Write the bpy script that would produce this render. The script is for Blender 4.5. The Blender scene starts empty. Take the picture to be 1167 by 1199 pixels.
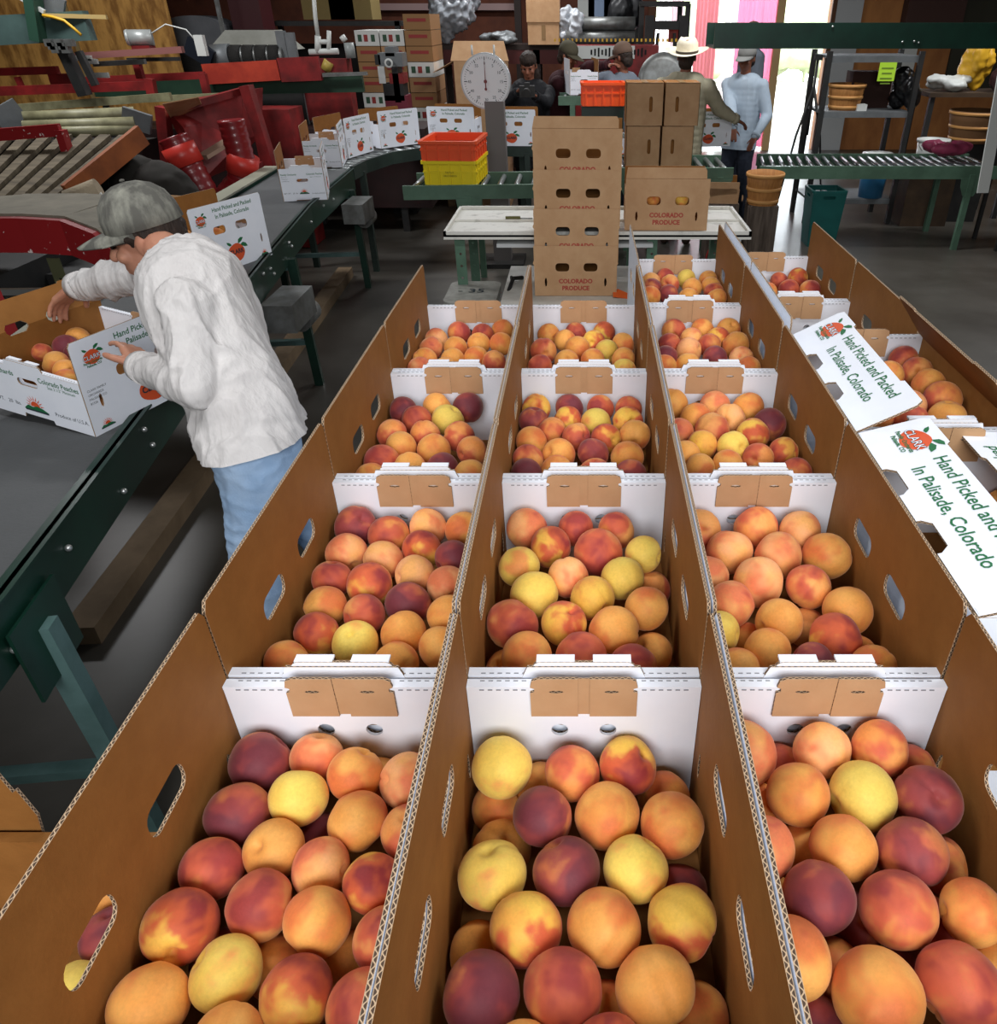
import bpy, bmesh, math, random
from mathutils import Vector, Matrix, noise, geometry
R=math.radians; PI=math.pi
random.seed(7)
C=bpy.context.scene.collection
# ---------------------------------------------------------------- camera
FPX=890.0; CXP=683.0; CYP=600.0; HC=1.95; TH=math.atan((600-18)/FPX)
_c,_s=math.cos(TH),math.sin(TH)
def at(px,py,Z=None,Y=None,X=None):
    a=(px-CXP)/FPX; b=(py-CYP)/FPX
    d=(a,_c-b*_s,-_s-b*_c)
    t=(Z-HC)/d[2] if Z is not None else (Y/d[1] if Y is not None else X/d[0])
    return Vector((d[0]*t,d[1]*t,HC+d[2]*t))
cam=bpy.data.cameras.new('camera'); co=bpy.data.objects.new('camera',cam); C.objects.link(co)
co.location=(0,0,HC); co.rotation_euler=(PI/2-TH,0,0)
cam.sensor_fit='HORIZONTAL'; cam.sensor_width=36; cam.lens=FPX/1199*36
# sensor fit: width is 1167 px
cam.lens=FPX/1167*36
cam.shift_x=-(CXP-583.5)/1167; cam.shift_y=(CYP-599.5)/1167
cam.clip_start=.01; cam.clip_end=200
bpy.context.scene.camera=co
# ---------------------------------------------------------------- materials
def lin(h):
    if isinstance(h,str):
        h=h.lstrip('#'); v=[int(h[i:i+2],16)/255 for i in (0,2,4)]
    else: v=[x/255 for x in h]
    return tuple(x/12.92 if x<=.04045 else ((x+.055)/1.055)**2.4 for x in v)+(1,)
class NT:
    def __init__(s,m): s.t=m.node_tree; s.n=s.t.nodes; s.l=s.t.links
    def add(s,ty,**k):
        n=s.n.new(ty)
        for a,b in k.items():
            if a=='i':
                for q,v in b.items():
                    if isinstance(v,bpy.types.NodeSocket): s.l.new(v,n.inputs[q])
                    else: n.inputs[q].default_value=v
            else: setattr(n,a,b)
        return n
_M={}
def mat(name,col,rough=.6,metal=0,col2=None,scale=8,amt=.5,bump=0,bscale=40,spec=.4,coat=0,stretch=None,thr=None,trans=0,alpha=1,emit=None,estr=0):
    if name in _M: return _M[name]
    m=bpy.data.materials.new(name); m.use_nodes=True; q=NT(m); b=q.n['Principled BSDF']
    b.inputs['Roughness'].default_value=rough; b.inputs['Metallic'].default_value=metal
    b.inputs['Specular IOR Level'].default_value=spec; b.inputs['Coat Weight'].default_value=coat
    b.inputs['Base Color'].default_value=lin(col); m.diffuse_color=lin(col)
    if trans: b.inputs['Transmission Weight'].default_value=trans
    if alpha<1: b.inputs['Alpha'].default_value=alpha
    if emit: b.inputs['Emission Color'].default_value=lin(emit); b.inputs['Emission Strength'].default_value=estr
    tc=q.add('ShaderNodeTexCoord'); src=tc.outputs['Object']
    if stretch:
        mp=q.add('ShaderNodeMapping',i={'Vector':src,'Scale':stretch}); src=mp.outputs[0]
    if col2:
        nz=q.add('ShaderNodeTexNoise',i={'Vector':src,'Scale':scale,'Detail':5,'Roughness':.6})
        lo,hi=(thr if thr else (.35,.65))
        mr=q.add('ShaderNodeMapRange',i={'Value':nz.outputs['Fac'],'From Min':lo,'From Max':hi,'To Min':0,'To Max':amt})
        mx=q.add('ShaderNodeMix',data_type='RGBA'); q.l.new(mr.outputs[0],mx.inputs[0])
        mx.inputs[6].default_value=lin(col); mx.inputs[7].default_value=lin(col2); q.l.new(mx.outputs[2],b.inputs['Base Color'])
    if bump:
        nb=q.add('ShaderNodeTexNoise',i={'Vector':src,'Scale':bscale,'Detail':4})
        bp=q.add('ShaderNodeBump',i={'Height':nb.outputs['Fac'],'Strength':min(bump,1),'Distance':.01*max(1,bump)}); q.l.new(bp.outputs[0],b.inputs['Normal'])
    _M[name]=m; return m
KR=mat('kraft_board','#92622f',.7,col2='#865828',scale=18,amt=.8,bump=.06,bscale=160,spec=.25)
KR2=mat('kraft_board_tan','#c29c76',.8,col2='#b48c66',scale=10,amt=.8,bump=.05,bscale=120,spec=.2)
WH=mat('white_board','#eef2fa',.5,col2='#e6ebf5',scale=12,amt=.6,spec=.35)
GT=mat('green_print','#1f5a3c',.6); BT=mat('dark_print','#26343c',.6); RT=mat('red_print','#a8473a',.7)
OP=mat('orange_print','#d9562c',.6); GL=mat('leaf_print','#1f6b3f',.6); PD=mat('perforation_grey','#8d9096',.9); DK=mat('deep_black','#0c0c0d',.8)
def edge_mat():
    m=bpy.data.materials.new('corrugated_edge'); m.use_nodes=True; q=NT(m); b=q.n['Principled BSDF']; b.inputs['Roughness'].default_value=.85
    uv=q.add('ShaderNodeUVMap'); sp=q.add('ShaderNodeSeparateXYZ',i={0:uv.outputs[0]})
    s=q.add('ShaderNodeMath',operation='MULTIPLY',i={0:sp.outputs[0],1:2*PI/.0075})
    s2=q.add('ShaderNodeMath',operation='SINE',i={0:s.outputs[0]})
    s3=q.add('ShaderNodeMath',operation='MULTIPLY_ADD',i={0:s2.outputs[0],1:.33,2:.5})
    d=q.add('ShaderNodeMath',operation='SUBTRACT',i={0:sp.outputs[1],1:s3.outputs[0]})
    a=q.add('ShaderNodeMath',operation='ABSOLUTE',i={0:d.outputs[0]})
    l=q.add('ShaderNodeMath',operation='LESS_THAN',i={0:a.outputs[0],1:.16})
    c=q.add('ShaderNodeMath',operation='SUBTRACT',i={0:sp.outputs[1],1:.5}); c2=q.add('ShaderNodeMath',operation='ABSOLUTE',i={0:c.outputs[0]})
    c3=q.add('ShaderNodeMath',operation='GREATER_THAN',i={0:c2.outputs[0],1:.38})
    mx=q.add('ShaderNodeMath',operation='MAXIMUM',i={0:l.outputs[0],1:c3.outputs[0]})
    mix=q.add('ShaderNodeMix',data_type='RGBA'); q.l.new(mx.outputs[0],mix.inputs[0]); mix.inputs[6].default_value=lin('#4a382a'); mix.inputs[7].default_value=lin('#bda283')
    q.l.new(mix.outputs[2],b.inputs['Base Color']); return m
CE=edge_mat()
# ---------------------------------------------------------------- mesh builder
def T(x=0,y=0,z=0,rx=0,ry=0,rz=0): return Matrix.Translation((x,y,z))@Matrix.Rotation(rz,4,'Z')@Matrix.Rotation(ry,4,'Y')@Matrix.Rotation(rx,4,'X')
class MB:
    def __init__(s): s.v=[];s.f=[];s.m=[];s.uv={};s.sm=[]
    def face(s,idx,mi=0,uv=None,sm=False):
        if uv: s.uv[len(s.f)]=uv
        s.f.append(tuple(idx)); s.m.append(mi); s.sm.append(sm)
    def add(s,vs,fs,mi=0,M=None,sm=False):
        o=len(s.v); s.v+=[(M@Vector(p)) if M else Vector(p) for p in vs]
        for f in fs: s.face([o+i for i in f],mi,sm=sm)
        return s
    def box(s,c,d,mi=0,M=None,rz=0):
        x,y,z=[k/2 for k in d]; L=Matrix.Translation(c)@Matrix.Rotation(rz,4,'Z')
        if M: L=M@L
        vs=[(i*x,j*y,k*z) for i in(-1,1) for j in(-1,1) for k in(-1,1)]
        return s.add(vs,[(0,1,3,2),(4,6,7,5),(0,4,5,1),(2,3,7,6),(0,2,6,4),(1,5,7,3)],mi,L)
    def bar(s,p0,p1,w,h=None,mi=0,roll=0):
        p0=Vector(p0);p1=Vector(p1); h=h or w; d=p1-p0; L=d.length
        q=d.to_track_quat('Z','Y').to_matrix().to_4x4()
        if abs(d.normalized().z)<.98:   # keep width horizontal
            zx=d.normalized(); xx=zx.cross(Vector((0,0,1))).normalized(); yy=zx.cross(xx); q=Matrix((xx,yy,zx)).transposed().to_4x4()
        return s.box((0,0,L/2),(w,h,L),mi,Matrix.Translation(p0)@q@Matrix.Rotation(roll,4,'Z'))
    def tube(s,pts,r,mi=0,n=10,sm=True,cap=True,M=None):
        pts=[Vector(p) for p in pts]; k=len(pts); rs=r if isinstance(r,(list,tuple)) else [r]*k
        o=len(s.v); up=None
        for i,p in enumerate(pts):
            d=(pts[min(i+1,k-1)]-pts[max(i-1,0)]).normalized()
            if up is None: up=Vector((0,0,1)) if abs(d.z)<.9 else Vector((1,0,0))
            a=d.cross(up).normalized(); b=a.cross(d).normalized(); up=b
            for j in range(n):
                t=2*PI*j/n; v=p+(a*math.cos(t)+b*math.sin(t))*rs[i]; s.v.append(M@v if M else v)
        for i in range(k-1):
            for j in range(n):
                s.face((o+i*n+j,o+i*n+(j+1)%n,o+(i+1)*n+(j+1)%n,o+(i+1)*n+j),mi,sm=sm)
        if cap:
            s.face([o+j for j in range(n)][::-1],mi); s.face([o+(k-1)*n+j for j in range(n)],mi)
        return s
    def cyl(s,p0,p1,r,r1=None,mi=0,n=20,cap=True): return s.tube([p0,p1],[r,r if r1 is None else r1],mi,n,cap=cap)
    def lathe(s,prof,n=28,mi=0,M=None,sm=True,cap=False):
        o=len(s.v)
        for r,z in prof:
            for j in range(n):
                t=2*PI*j/n; v=Vector((r*math.cos(t),r*math.sin(t),z)); s.v.append(M@v if M else v)
        for i in range(len(prof)-1):
            for j in range(n): s.face((o+i*n+j,o+i*n+(j+1)%n,o+(i+1)*n+(j+1)%n,o+(i+1)*n+j),mi,sm=sm)
        if cap: s.face([o+j for j in range(n)][::-1],mi); s.face([o+(len(prof)-1)*n+j for j in range(n)],mi)
        return s
    def ell(s,c,r,mi=0,n=16,M=None,rot=None):
        L=Matrix.Translation(c)
        if rot: L=L@rot
        L=L@Matrix.Diagonal((r[0],r[1],r[2],1))
        if M: L=M@L
        h=n//2; pr=[(max(math.sin(PI*i/h),1e-4),-math.cos(PI*i/h)) for i in range(h+1)]
        return s.lathe(pr,n,mi,L)
    def panel(s,outer,holes,t,M,mf=0,mb=1,me=2):
        """flat board in the local xy plane, thickness t from z=0 (back) to z=t (front)"""
        loops=[outer]+list(holes); flat=[p for l in loops for p in l]
        tris=geometry.tessellate_polygon([[Vector((p[0],p[1],0)) for p in l] for l in loops])
        o=len(s.v); n=len(flat)
        s.v+=[M@Vector((p[0],p[1],0)) for p in flat]+[M@Vector((p[0],p[1],t)) for p in flat]
        for a,b,c in tris:
            A,B,Cc=flat[a],flat[b],flat[c]
            if (B[0]-A[0])*(Cc[1]-A[1])-(B[1]-A[1])*(Cc[0]-A[0])<0: b,c=c,b
            s.face((o+a,o+c,o+b),mb); s.face((o+n+a,o+n+b,o+n+c),mf)
        k=0
        for li,l in enumerate(loops):
            ar=sum(l[i][0]*l[(i+1)%len(l)][1]-l[(i+1)%len(l)][0]*l[i][1] for i in range(len(l)))
            u=0
            for i in range(len(l)):
                j=(i+1)%len(l); d=math.hypot(l[j][0]-l[i][0],l[j][1]-l[i][1])
                q=[o+k+i,o+k+j,o+n+k+j,o+n+k+i]; uv=[(u,0),(u+d,0),(u+d,1),(u,1)]
                if (ar<0)!=(li>0): q=q[::-1]; uv=uv[::-1]
                s.face(q,me,uv); u+=d
            k+=len(l)
        return s
    def mesh(s,name,mats):
        me=bpy.data.meshes.new(name); me.from_pydata([tuple(v) for v in s.v],[],s.f)
        for m in (mats if isinstance(mats,(list,tuple)) else [mats]): me.materials.append(m)
        me.polygons.foreach_set('material_index',s.m); me.polygons.foreach_set('use_smooth',s.sm)
        if s.uv:
            ul=me.uv_layers.new(name='UVMap')
            for fi,uv in s.uv.items():
                p=me.polygons[fi]
                for a,li in enumerate(p.loop_indices): ul.data[li].uv=uv[a]
        me.update(); return me
    def build(s,name,mats,parent=None,loc=None,label=None):
        o=bpy.data.objects.new(name,s.mesh(name,mats)); C.objects.link(o)
        if parent: o.parent=parent
        if loc is not None: o.location=loc
        if label: o['label']=label
        return o
def tag(o,label,cat,group=None,kind=None):
    o['label']=label; o['category']=cat
    if group: o['group']=group
    if kind: o['kind']=kind
    return o
def thing(name,label,cat,loc=(0,0,0),rz=0,group=None):
    o=bpy.data.objects.new(name,None); C.objects.link(o); o.location=loc; o.rotation_euler=(0,0,rz); o.empty_display_size=.1
    return tag(o,label,cat,group)
def struct(mb,name,mats):
    o=mb.build(name,mats); o['kind']='structure'; return o
def copy_tree(o,parent=None):
    c=o.copy(); C.objects.link(c); c.parent=parent
    for ch in list(o.children): copy_tree(ch,c)
    return c
def rrect(cx,cy,w,h,r,n=4):
    r=min(r,w/2-1e-4,h/2-1e-4); P=[]
    for (sx,sy,a) in ((1,-1,-PI/2),(1,1,0),(-1,1,PI/2),(-1,-1,PI)):
        for i in range(n+1):
            t=a+PI/2*i/n; P.append((cx+sx*(w/2-r)+r*math.cos(t),cy+sy*(h/2-r)+r*math.sin(t)))
    return P
def circ(cx,cy,r,n=14,ry=None): return [(cx+r*math.cos(2*PI*i/n),cy+(ry or r)*math.sin(2*PI*i/n)) for i in range(n)]
_dg=None
def evalmesh(o,name):
    dg=bpy.context.evaluated_depsgraph_get(); return bpy.data.meshes.new_from_object(o.evaluated_get(dg))
_tc={}
def text_into(mb,txt,size,M,mi=0,align='LEFT',bold=0,sx=1):
    key=(txt,size,align,bold)
    if key not in _tc:
        cu=bpy.data.curves.new('t','FONT'); cu.body=txt; cu.size=size; cu.align_x=align; cu.offset=bold; cu.resolution_u=2; cu.fill_mode='FRONT'
        o=bpy.data.objects.new('t',cu); C.objects.link(o)
        bpy.context.view_layer.update(); me=evalmesh(o,'t')
        _tc[key]=([tuple(v.co) for v in me.vertices],[tuple(p.vertices) for p in me.polygons])
        bpy.data.objects.remove(o); bpy.data.curves.remove(cu); bpy.data.meshes.remove(me)
    vs,fs=_tc[key]; mb.add([(v[0]*sx,v[1],0) for v in vs],fs,mi,M); return mb
def poly2d(mb,pts,M,mi=0,z=0):
    tr=geometry.tessellate_polygon([[Vector((p[0],p[1],0)) for p in pts]]); o=len(mb.v)
    mb.v+=[M@Vector((p[0],p[1],z)) for p in pts]
    for a,b,c in tr:
        A,B,D=pts[a],pts[b],pts[c]
        if (B[0]-A[0])*(D[1]-A[1])-(B[1]-A[1])*(D[0]-A[0])<0: b,c=c,b
        mb.face((o+a,o+b,o+c),mi)
    return mb
# ---------------------------------------------------------------- peach carton
BW,BL,BHe,BHs,BT_=.2895,.468,.20,.31,.004
def peach_logo(mb,M,s=1,words=True):
    """orange peach emblem with leaves; materials: 0 orange 1 leaf 2 dark 3 white"""
    body=[(.030*s*math.cos(a)*(1+.06*math.cos(2*a)),.024*s*math.sin(a)*(1-.05*math.cos(3*a))) for a in [2*PI*i/22 for i in range(22)]]
    poly2d(mb,body,M,0,.0004)
    for dx,dy,rot,L in ((.012,.022,.5,.026),(.020,.018,-.35,.028),(-.012,.022,2.6,.02)):
        lf=[(0,0),(L*.3,L*.28),(L*.7,L*.25),(L,0),(L*.6,-L*.12),(L*.25,-L*.1)]
        c,sn=math.cos(rot),math.sin(rot)
        poly2d(mb,[((dx+x*c-y*sn)*s,(dy+x*sn+y*c)*s) for x,y in lf],M,1,.0006)
    if words:
        text_into(mb,'CLARK',.021*s,M@T(-.034*s,-.007*s,.0008),2,sx=1.0,bold=.0009*s)
        text_into(mb,'CLARK',.021*s,M@T(-.034*s,-.007*s,.0010),3,bold=.0)
        text_into(mb,'Family Orchards',.0105*s,M@T(-.036*s,-.019*s,.0008),1,bold=.0003)
        text_into(mb,'Palisade, CO',.0105*s,M@T(-.026*s,-.030*s,.0008),1,bold=.0003)
def sunrise(mb,M,s=1):
    poly2d(mb,[(.012*s*math.cos(a),.012*s*math.sin(a)) for a in [PI*i/10 for i in range(11)]],M,0,.0005)
    for i in range(9):
        a=PI*(i+.5)/9; c,sn=math.cos(a),math.sin(a)
        poly2d(mb,[((.014*c-.0015*sn)*s,(.014*sn+.0015*c)*s),((.014*c+.0015*sn)*s,(.014*sn-.0015*c)*s),(.025*c*s,.025*sn*s)],M,0,.0005)
    poly2d(mb,[(-.032*s,-.008*s),(-.02*s,.001*s),(-.008*s,-.002*s),(.004*s,.002*s),(.018*s,-.001*s),(.032*s,-.008*s)],M,1,.0007)
    poly2d(mb,[(-.03*s,-.012*s),(.03*s,-.012*s),(.032*s,-.008*s),(-.032*s,-.008*s)],M,2,.0007)
PRM=[OP,GL,BT,WH]
_mc={}
def cached(key,fn):
    if key not in _mc: _mc[key]=fn()
    return _mc[key]
def mo(name,me,parent,M=None,label=None):
    o=bpy.data.objects.new(name,me); C.objects.link(o); o.parent=parent
    if M is not None: o.matrix_local=M
    if label: o['label']=label
    return o
def side_frame(sg,W):  # local panel axes: u along y, v up, w outward
    if sg>0: return Matrix(((0,0,1,W/2-BT_),(1,0,0,0),(0,1,0,0),(0,0,0,1)))
    return Matrix(((0,0,-1,-W/2+BT_),(-1,0,0,0),(0,1,0,0),(0,0,0,1)))
HZ=.195
def carton(label,loc,rz=0,bz=0,flap=(0,0),W=BW,L=BL,He=BHe,Hs=BHs,prints=(),group=None,wm=None,slots=True,tilt=None,punched=True,windows=True,name='peach_carton',near_end=True,lip=True):
    """open fruit carton; flap = inward fold angles (left,right) of the tall side panels, prints: subset of 'L','R','F'"""
    wm=wm or WH; root=thing(name,label,'carton',loc,rz,group); mats=[wm,KR,CE]; tk=wm.name
    if tilt: root.rotation_euler=tilt
    winw,winh=.076,.036; wz=.19 if He>.19 else .165
    for k,sg in enumerate((-1,1)):
        F=side_frame(sg,W); a=flap[k]
        if a==0:
            def f():
                out=[(-L/2,0),(L/2,0),(L/2,Hs-.012),(L/2-.008,Hs),(-L/2+.008,Hs),(-L/2,Hs-.012)]
                hs=[rrect(x,wz,winw,winh,.014) for x in (-.072,.072)] if windows else []
                if slots: hs+=[circ(x,.10,.006,8,.022) for x in (-.185,.185)]
                return MB().panel(out,hs,BT_,F).mesh('long_side',mats)
            mo('long_side',cached(('ls',sg,W,L,He,Hs,tk,slots,windows),f),root)
        else:
            def fl():
                out=[(-L/2,0),(L/2,0),(L/2,HZ)]
                for x in ((.072,-.072) if punched or sg<0 else ()):
                    out+=[(x+winw/2,HZ),(x+winw/2,HZ-winh/2+.012),(x+winw/2-.012,HZ-winh/2),(x-winw/2+.012,HZ-winh/2),(x-winw/2,HZ-winh/2+.012),(x-winw/2,HZ)]
                out+=[(-L/2,HZ)]
                return MB().panel(out,[],BT_,F).mesh('long_side',mats)
            mo('long_side',cached(('lf',sg,W,L,tk,punched),fl),root)
            def fu():
                h=Hs-HZ; out=[(-L/2,0)]
                for x in ((-.072,.072) if punched or sg<0 else ()):
                    out+=[(x-winw/2,0),(x-winw/2,winh/2-.012),(x-winw/2+.012,winh/2),(x+winw/2-.012,winh/2),(x+winw/2,winh/2-.012),(x+winw/2,0)]
                out+=[(L/2,0),(L/2,h-.012),(L/2-.008,h),(L/2-.09,h),(L/2-.095,h-.006),(-L/2+.095,h-.006),(-L/2+.09,h),(-L/2+.008,h),(-L/2,h-.012)]
                mb=MB().panel(out,[],BT_,Matrix.Identity(4)); return mb.mesh('side_flap',mats)
            Fh=F@T(0,HZ,0)@Matrix.Rotation(-a,4,'X')
            fo=mo('side_flap',cached(('fu',W,L,Hs,tk,punched or sg<0),fu),root,Fh)
            if 'P' in prints:
                def fp():
                    mb=MB(); h=Hs-HZ; M=T(0,0,BT_+.0002)
                    peach_logo(mb,M@T(-L/2+.062,h*.62,0),1.0)
                    text_into(mb,'Hand Picked and Packed',.030,M@T(-.11,h*.66,.0005),1,bold=.0003,sx=.98)
                    text_into(mb,'In Palisade, Colorado',.030,M@T(-.095,h*.33,.0005),1,bold=.0003,sx=.98)
                    return mb.mesh('printed_lettering',PRM)
                mo('printed_lettering',cached(('fp',sg,L,Hs),fp),fo)
    # ends
    for sg in (-1,1):
        if sg<0 and not near_end: continue
        yo=sg*(L/2-BT_)   # outer skin
        Me=Matrix(((1,0,0,0),(0,0,-1,0),(0,1,0,0),(0,0,0,1)))
        SLOT=rrect(0,He*.62,.072,.020,.0098) if 'F' in prints else rrect(0,He*.61,.110,.044,.02)
        def fe():
            w=W-2*BT_-.001
            if sg<0:
                out=[(-w/2,0),(-.06,0),(-.056,.014),(.056,.014),(.06,0),(w/2,0),(w/2,He-.004),(.075,He-.004),(.068,He+.014),(-.068,He+.014),(-.075,He-.004),(-w/2,He-.004)]
                hs=[rrect(0,.125,.078,.024,.0115)]
            else:
                out=[(-w/2,0),(w/2,0),(w/2,He-.004),(-w/2,He-.004)]; hs=[circ(-.03,He-.077,.016),circ(.03,He-.077,.016)]
            mb=MB(); M=T(0,sg*L/2,0)@Me if sg<0 else T(0,sg*L/2,0)@Matrix(((-1,0,0,0),(0,0,1,0),(0,1,0,0),(0,0,0,1)))
            M=M@T(0,0,-.004); mb.panel(out,hs,.004,M,0,0,2)
            # rolled inner skin and rim
            hs=[circ(-.03,He-.075,.0105),circ(.03,He-.075,.0105)] if sg>0 else [rrect(0,.125,.072,.020,.0098)]
            out=[(-w/2,.004),(w/2,.004),(w/2,He-.001),(-w/2,He-.001)]
            M2=T(0,sg*(L/2-.0118),0)@Me if sg>0 else T(0,sg*(L/2-.0118),0)@Matrix(((-1,0,0,0),(0,0,1,0),(0,1,0,0),(0,0,0,1)))
            mb.panel(out,hs,.004,M2@T(0,0,-.002),0,0,0)
            mb.box((0,sg*(L/2-.0075),He-.0025),(w,.0135,.005),0)
            return mb.mesh('end_wall',mats)
        ew=mo('end_wall',cached(('ew',sg,W,L,He,tk,'F' in prints),fe),root)
        # dashes
        def fd():
            mb=MB(); w=W/2-.012
            n=int((w-.068)/.010)
            for sx in (-1,1):
                for i in range(n):
                    x=sx*(.072+i*.010)
                    mb.box((x,sg*(L/2-.0150),He-.004),(.0055,.0008,.0014)); mb.box((x,sg*(L/2-.004),He+.0002),(.0055,.0014,.0005))
            return mb.mesh('perforation',[PD])
        if lip: mo('perforation',cached(('pf',sg,W,L,He),fd),ew)
        if sg>0 and lip:   # locking tab, kraft side towards the inside
            def ft():
                mb=MB(); M=T(0,L/2-.0142,He)@Me
                top=.017; b=-.046
                for s in (-1,1):
                    o=[(s*.007,b),(s*.064,b),(s*.064,-.006),(s*.059,-.004),(s*.059,.001),(s*.064,.003),(s*.062,top-.004),(s*.054,top),(s*.007,top)]
                    if s<0: o=o[::-1]
                    mb.panel(o,[circ(s*.033,-.004,.009,8,.0022)],.004,M,1,1,2)
                mb.panel([(-.008,b+.002),(.008,b+.002),(.008,top-.001),(-.008,top-.001)],[],.002,M,1,1,2)
                for s in (-1,1): mb.box((s*.033,L/2-.0136,He-.004),(.02,.0006,.0045),1)
                return mb.mesh('locking_tab',[wm,KR2,CE])
            mo('locking_tab',cached(('lt',W,L,He,tk),ft),root,label='brown folded locking tab')
        if sg<0 and lip:
            def fw():
                mb=MB(); M=T(0,-L/2+.0060,He)@Me
                out=rrect(0,.006,.124,.028,.010); hs=[]
                mb.panel(out,hs,.004,M,0,0,2)
                # folded-over top strip
                mb.box((-.034,-L/2+.009,.0195+He),(.046,.012,.003),0); mb.box((.034,-L/2+.009,.0195+He),(.046,.012,.003),0)
                return mb.mesh('handle_tab',mats)
            mo('handle_tab',cached(('ht',W,L,He,tk),fw),root)
            if 'F' in prints:
                def fp():
                    mb=MB(); M=T(0,-L/2-.0004,0)@Me; k=W/.288
                    text_into(mb,'Family Orchards',.015*k,M@T(-W*.46,He*.80,0),1,bold=.0003)
                    for i,tx in enumerate(('3901 Front','Palisade, CO','clarkfamily.com')): text_into(mb,tx,.008*k,M@T(-W*.46,He*(.73-.06*i),0),2)
                    text_into(mb,'Colorado Peaches',.0155*k,M@T(W*.11,He*.80,0),1,bold=.0003,sx=.9)
                    text_into(mb,'Size 2 1/2" Minimum',.0095*k,M@T(W*.18,He*.72,0),1,sx=.9)
                    text_into(mb,'NET WT.   20  lbs.',.012*k,M@T(-W*.46,He*.22,0),2)
                    text_into(mb,'Produce of U.S.A.',.012*k,M@T(W*.17,He*.2,0),2)
                    sunrise(mb,M@T(0,He*.27,0),k)
                    return mb.mesh('printed_lettering',PRM)
                mo('printed_lettering',cached(('fe',W,L,He),fp),ew)
    for k,(ch,sg) in enumerate((('L',-1),('R',1))):
        if ch in prints:
            def fp():
                mb=MB(); M=side_frame(sg,W)@T(0,0,BT_+.0004); k=Hs/.31
                peach_logo(mb,M@T(-L/2+.062,Hs*.80,0),.9)
                text_into(mb,'Hand Picked and Packed',.026,M@T(-.09,Hs*.90-.006,0),1,bold=.0004)
                text_into(mb,'In Palisade, Colorado',.026,M@T(-.08,Hs*.80-.006,0),1,bold=.0004)
                peach_logo(mb,M@T(.0,Hs*.22,0),1.75,words=False)
                text_into(mb,'CLARK',.03,M@T(-.045,Hs*.2,.001),2,bold=.001)
                for i,tx in enumerate(('CLARK FAMILY','ORCHARDS','PALISADE CO','81526')): text_into(mb,tx,.010,M@T(-L/2+.015,Hs*(.47-.045*i),0),2)
                sunrise(mb,M@T(-L/2+.05,Hs*.08,0),.8); sunrise(mb,M@T(L/2-.05,Hs*.08,0),.8)
                return mb.mesh('printed_lettering',PRM)
            sd=[c for c in root.children if c.name.startswith('long_side')][k]
            mo('printed_lettering',cached(('fs',sg,W,L,Hs),fp),sd)
    def fb():
        mb=MB(); mb.box((0,0,.0025+bz),(W-2*BT_-.001,L-.03,.005),0); return mb.mesh('bottom',[KR])
    mo('bottom',cached(('bt',W,L,bz),fb),root)
    return root
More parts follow.
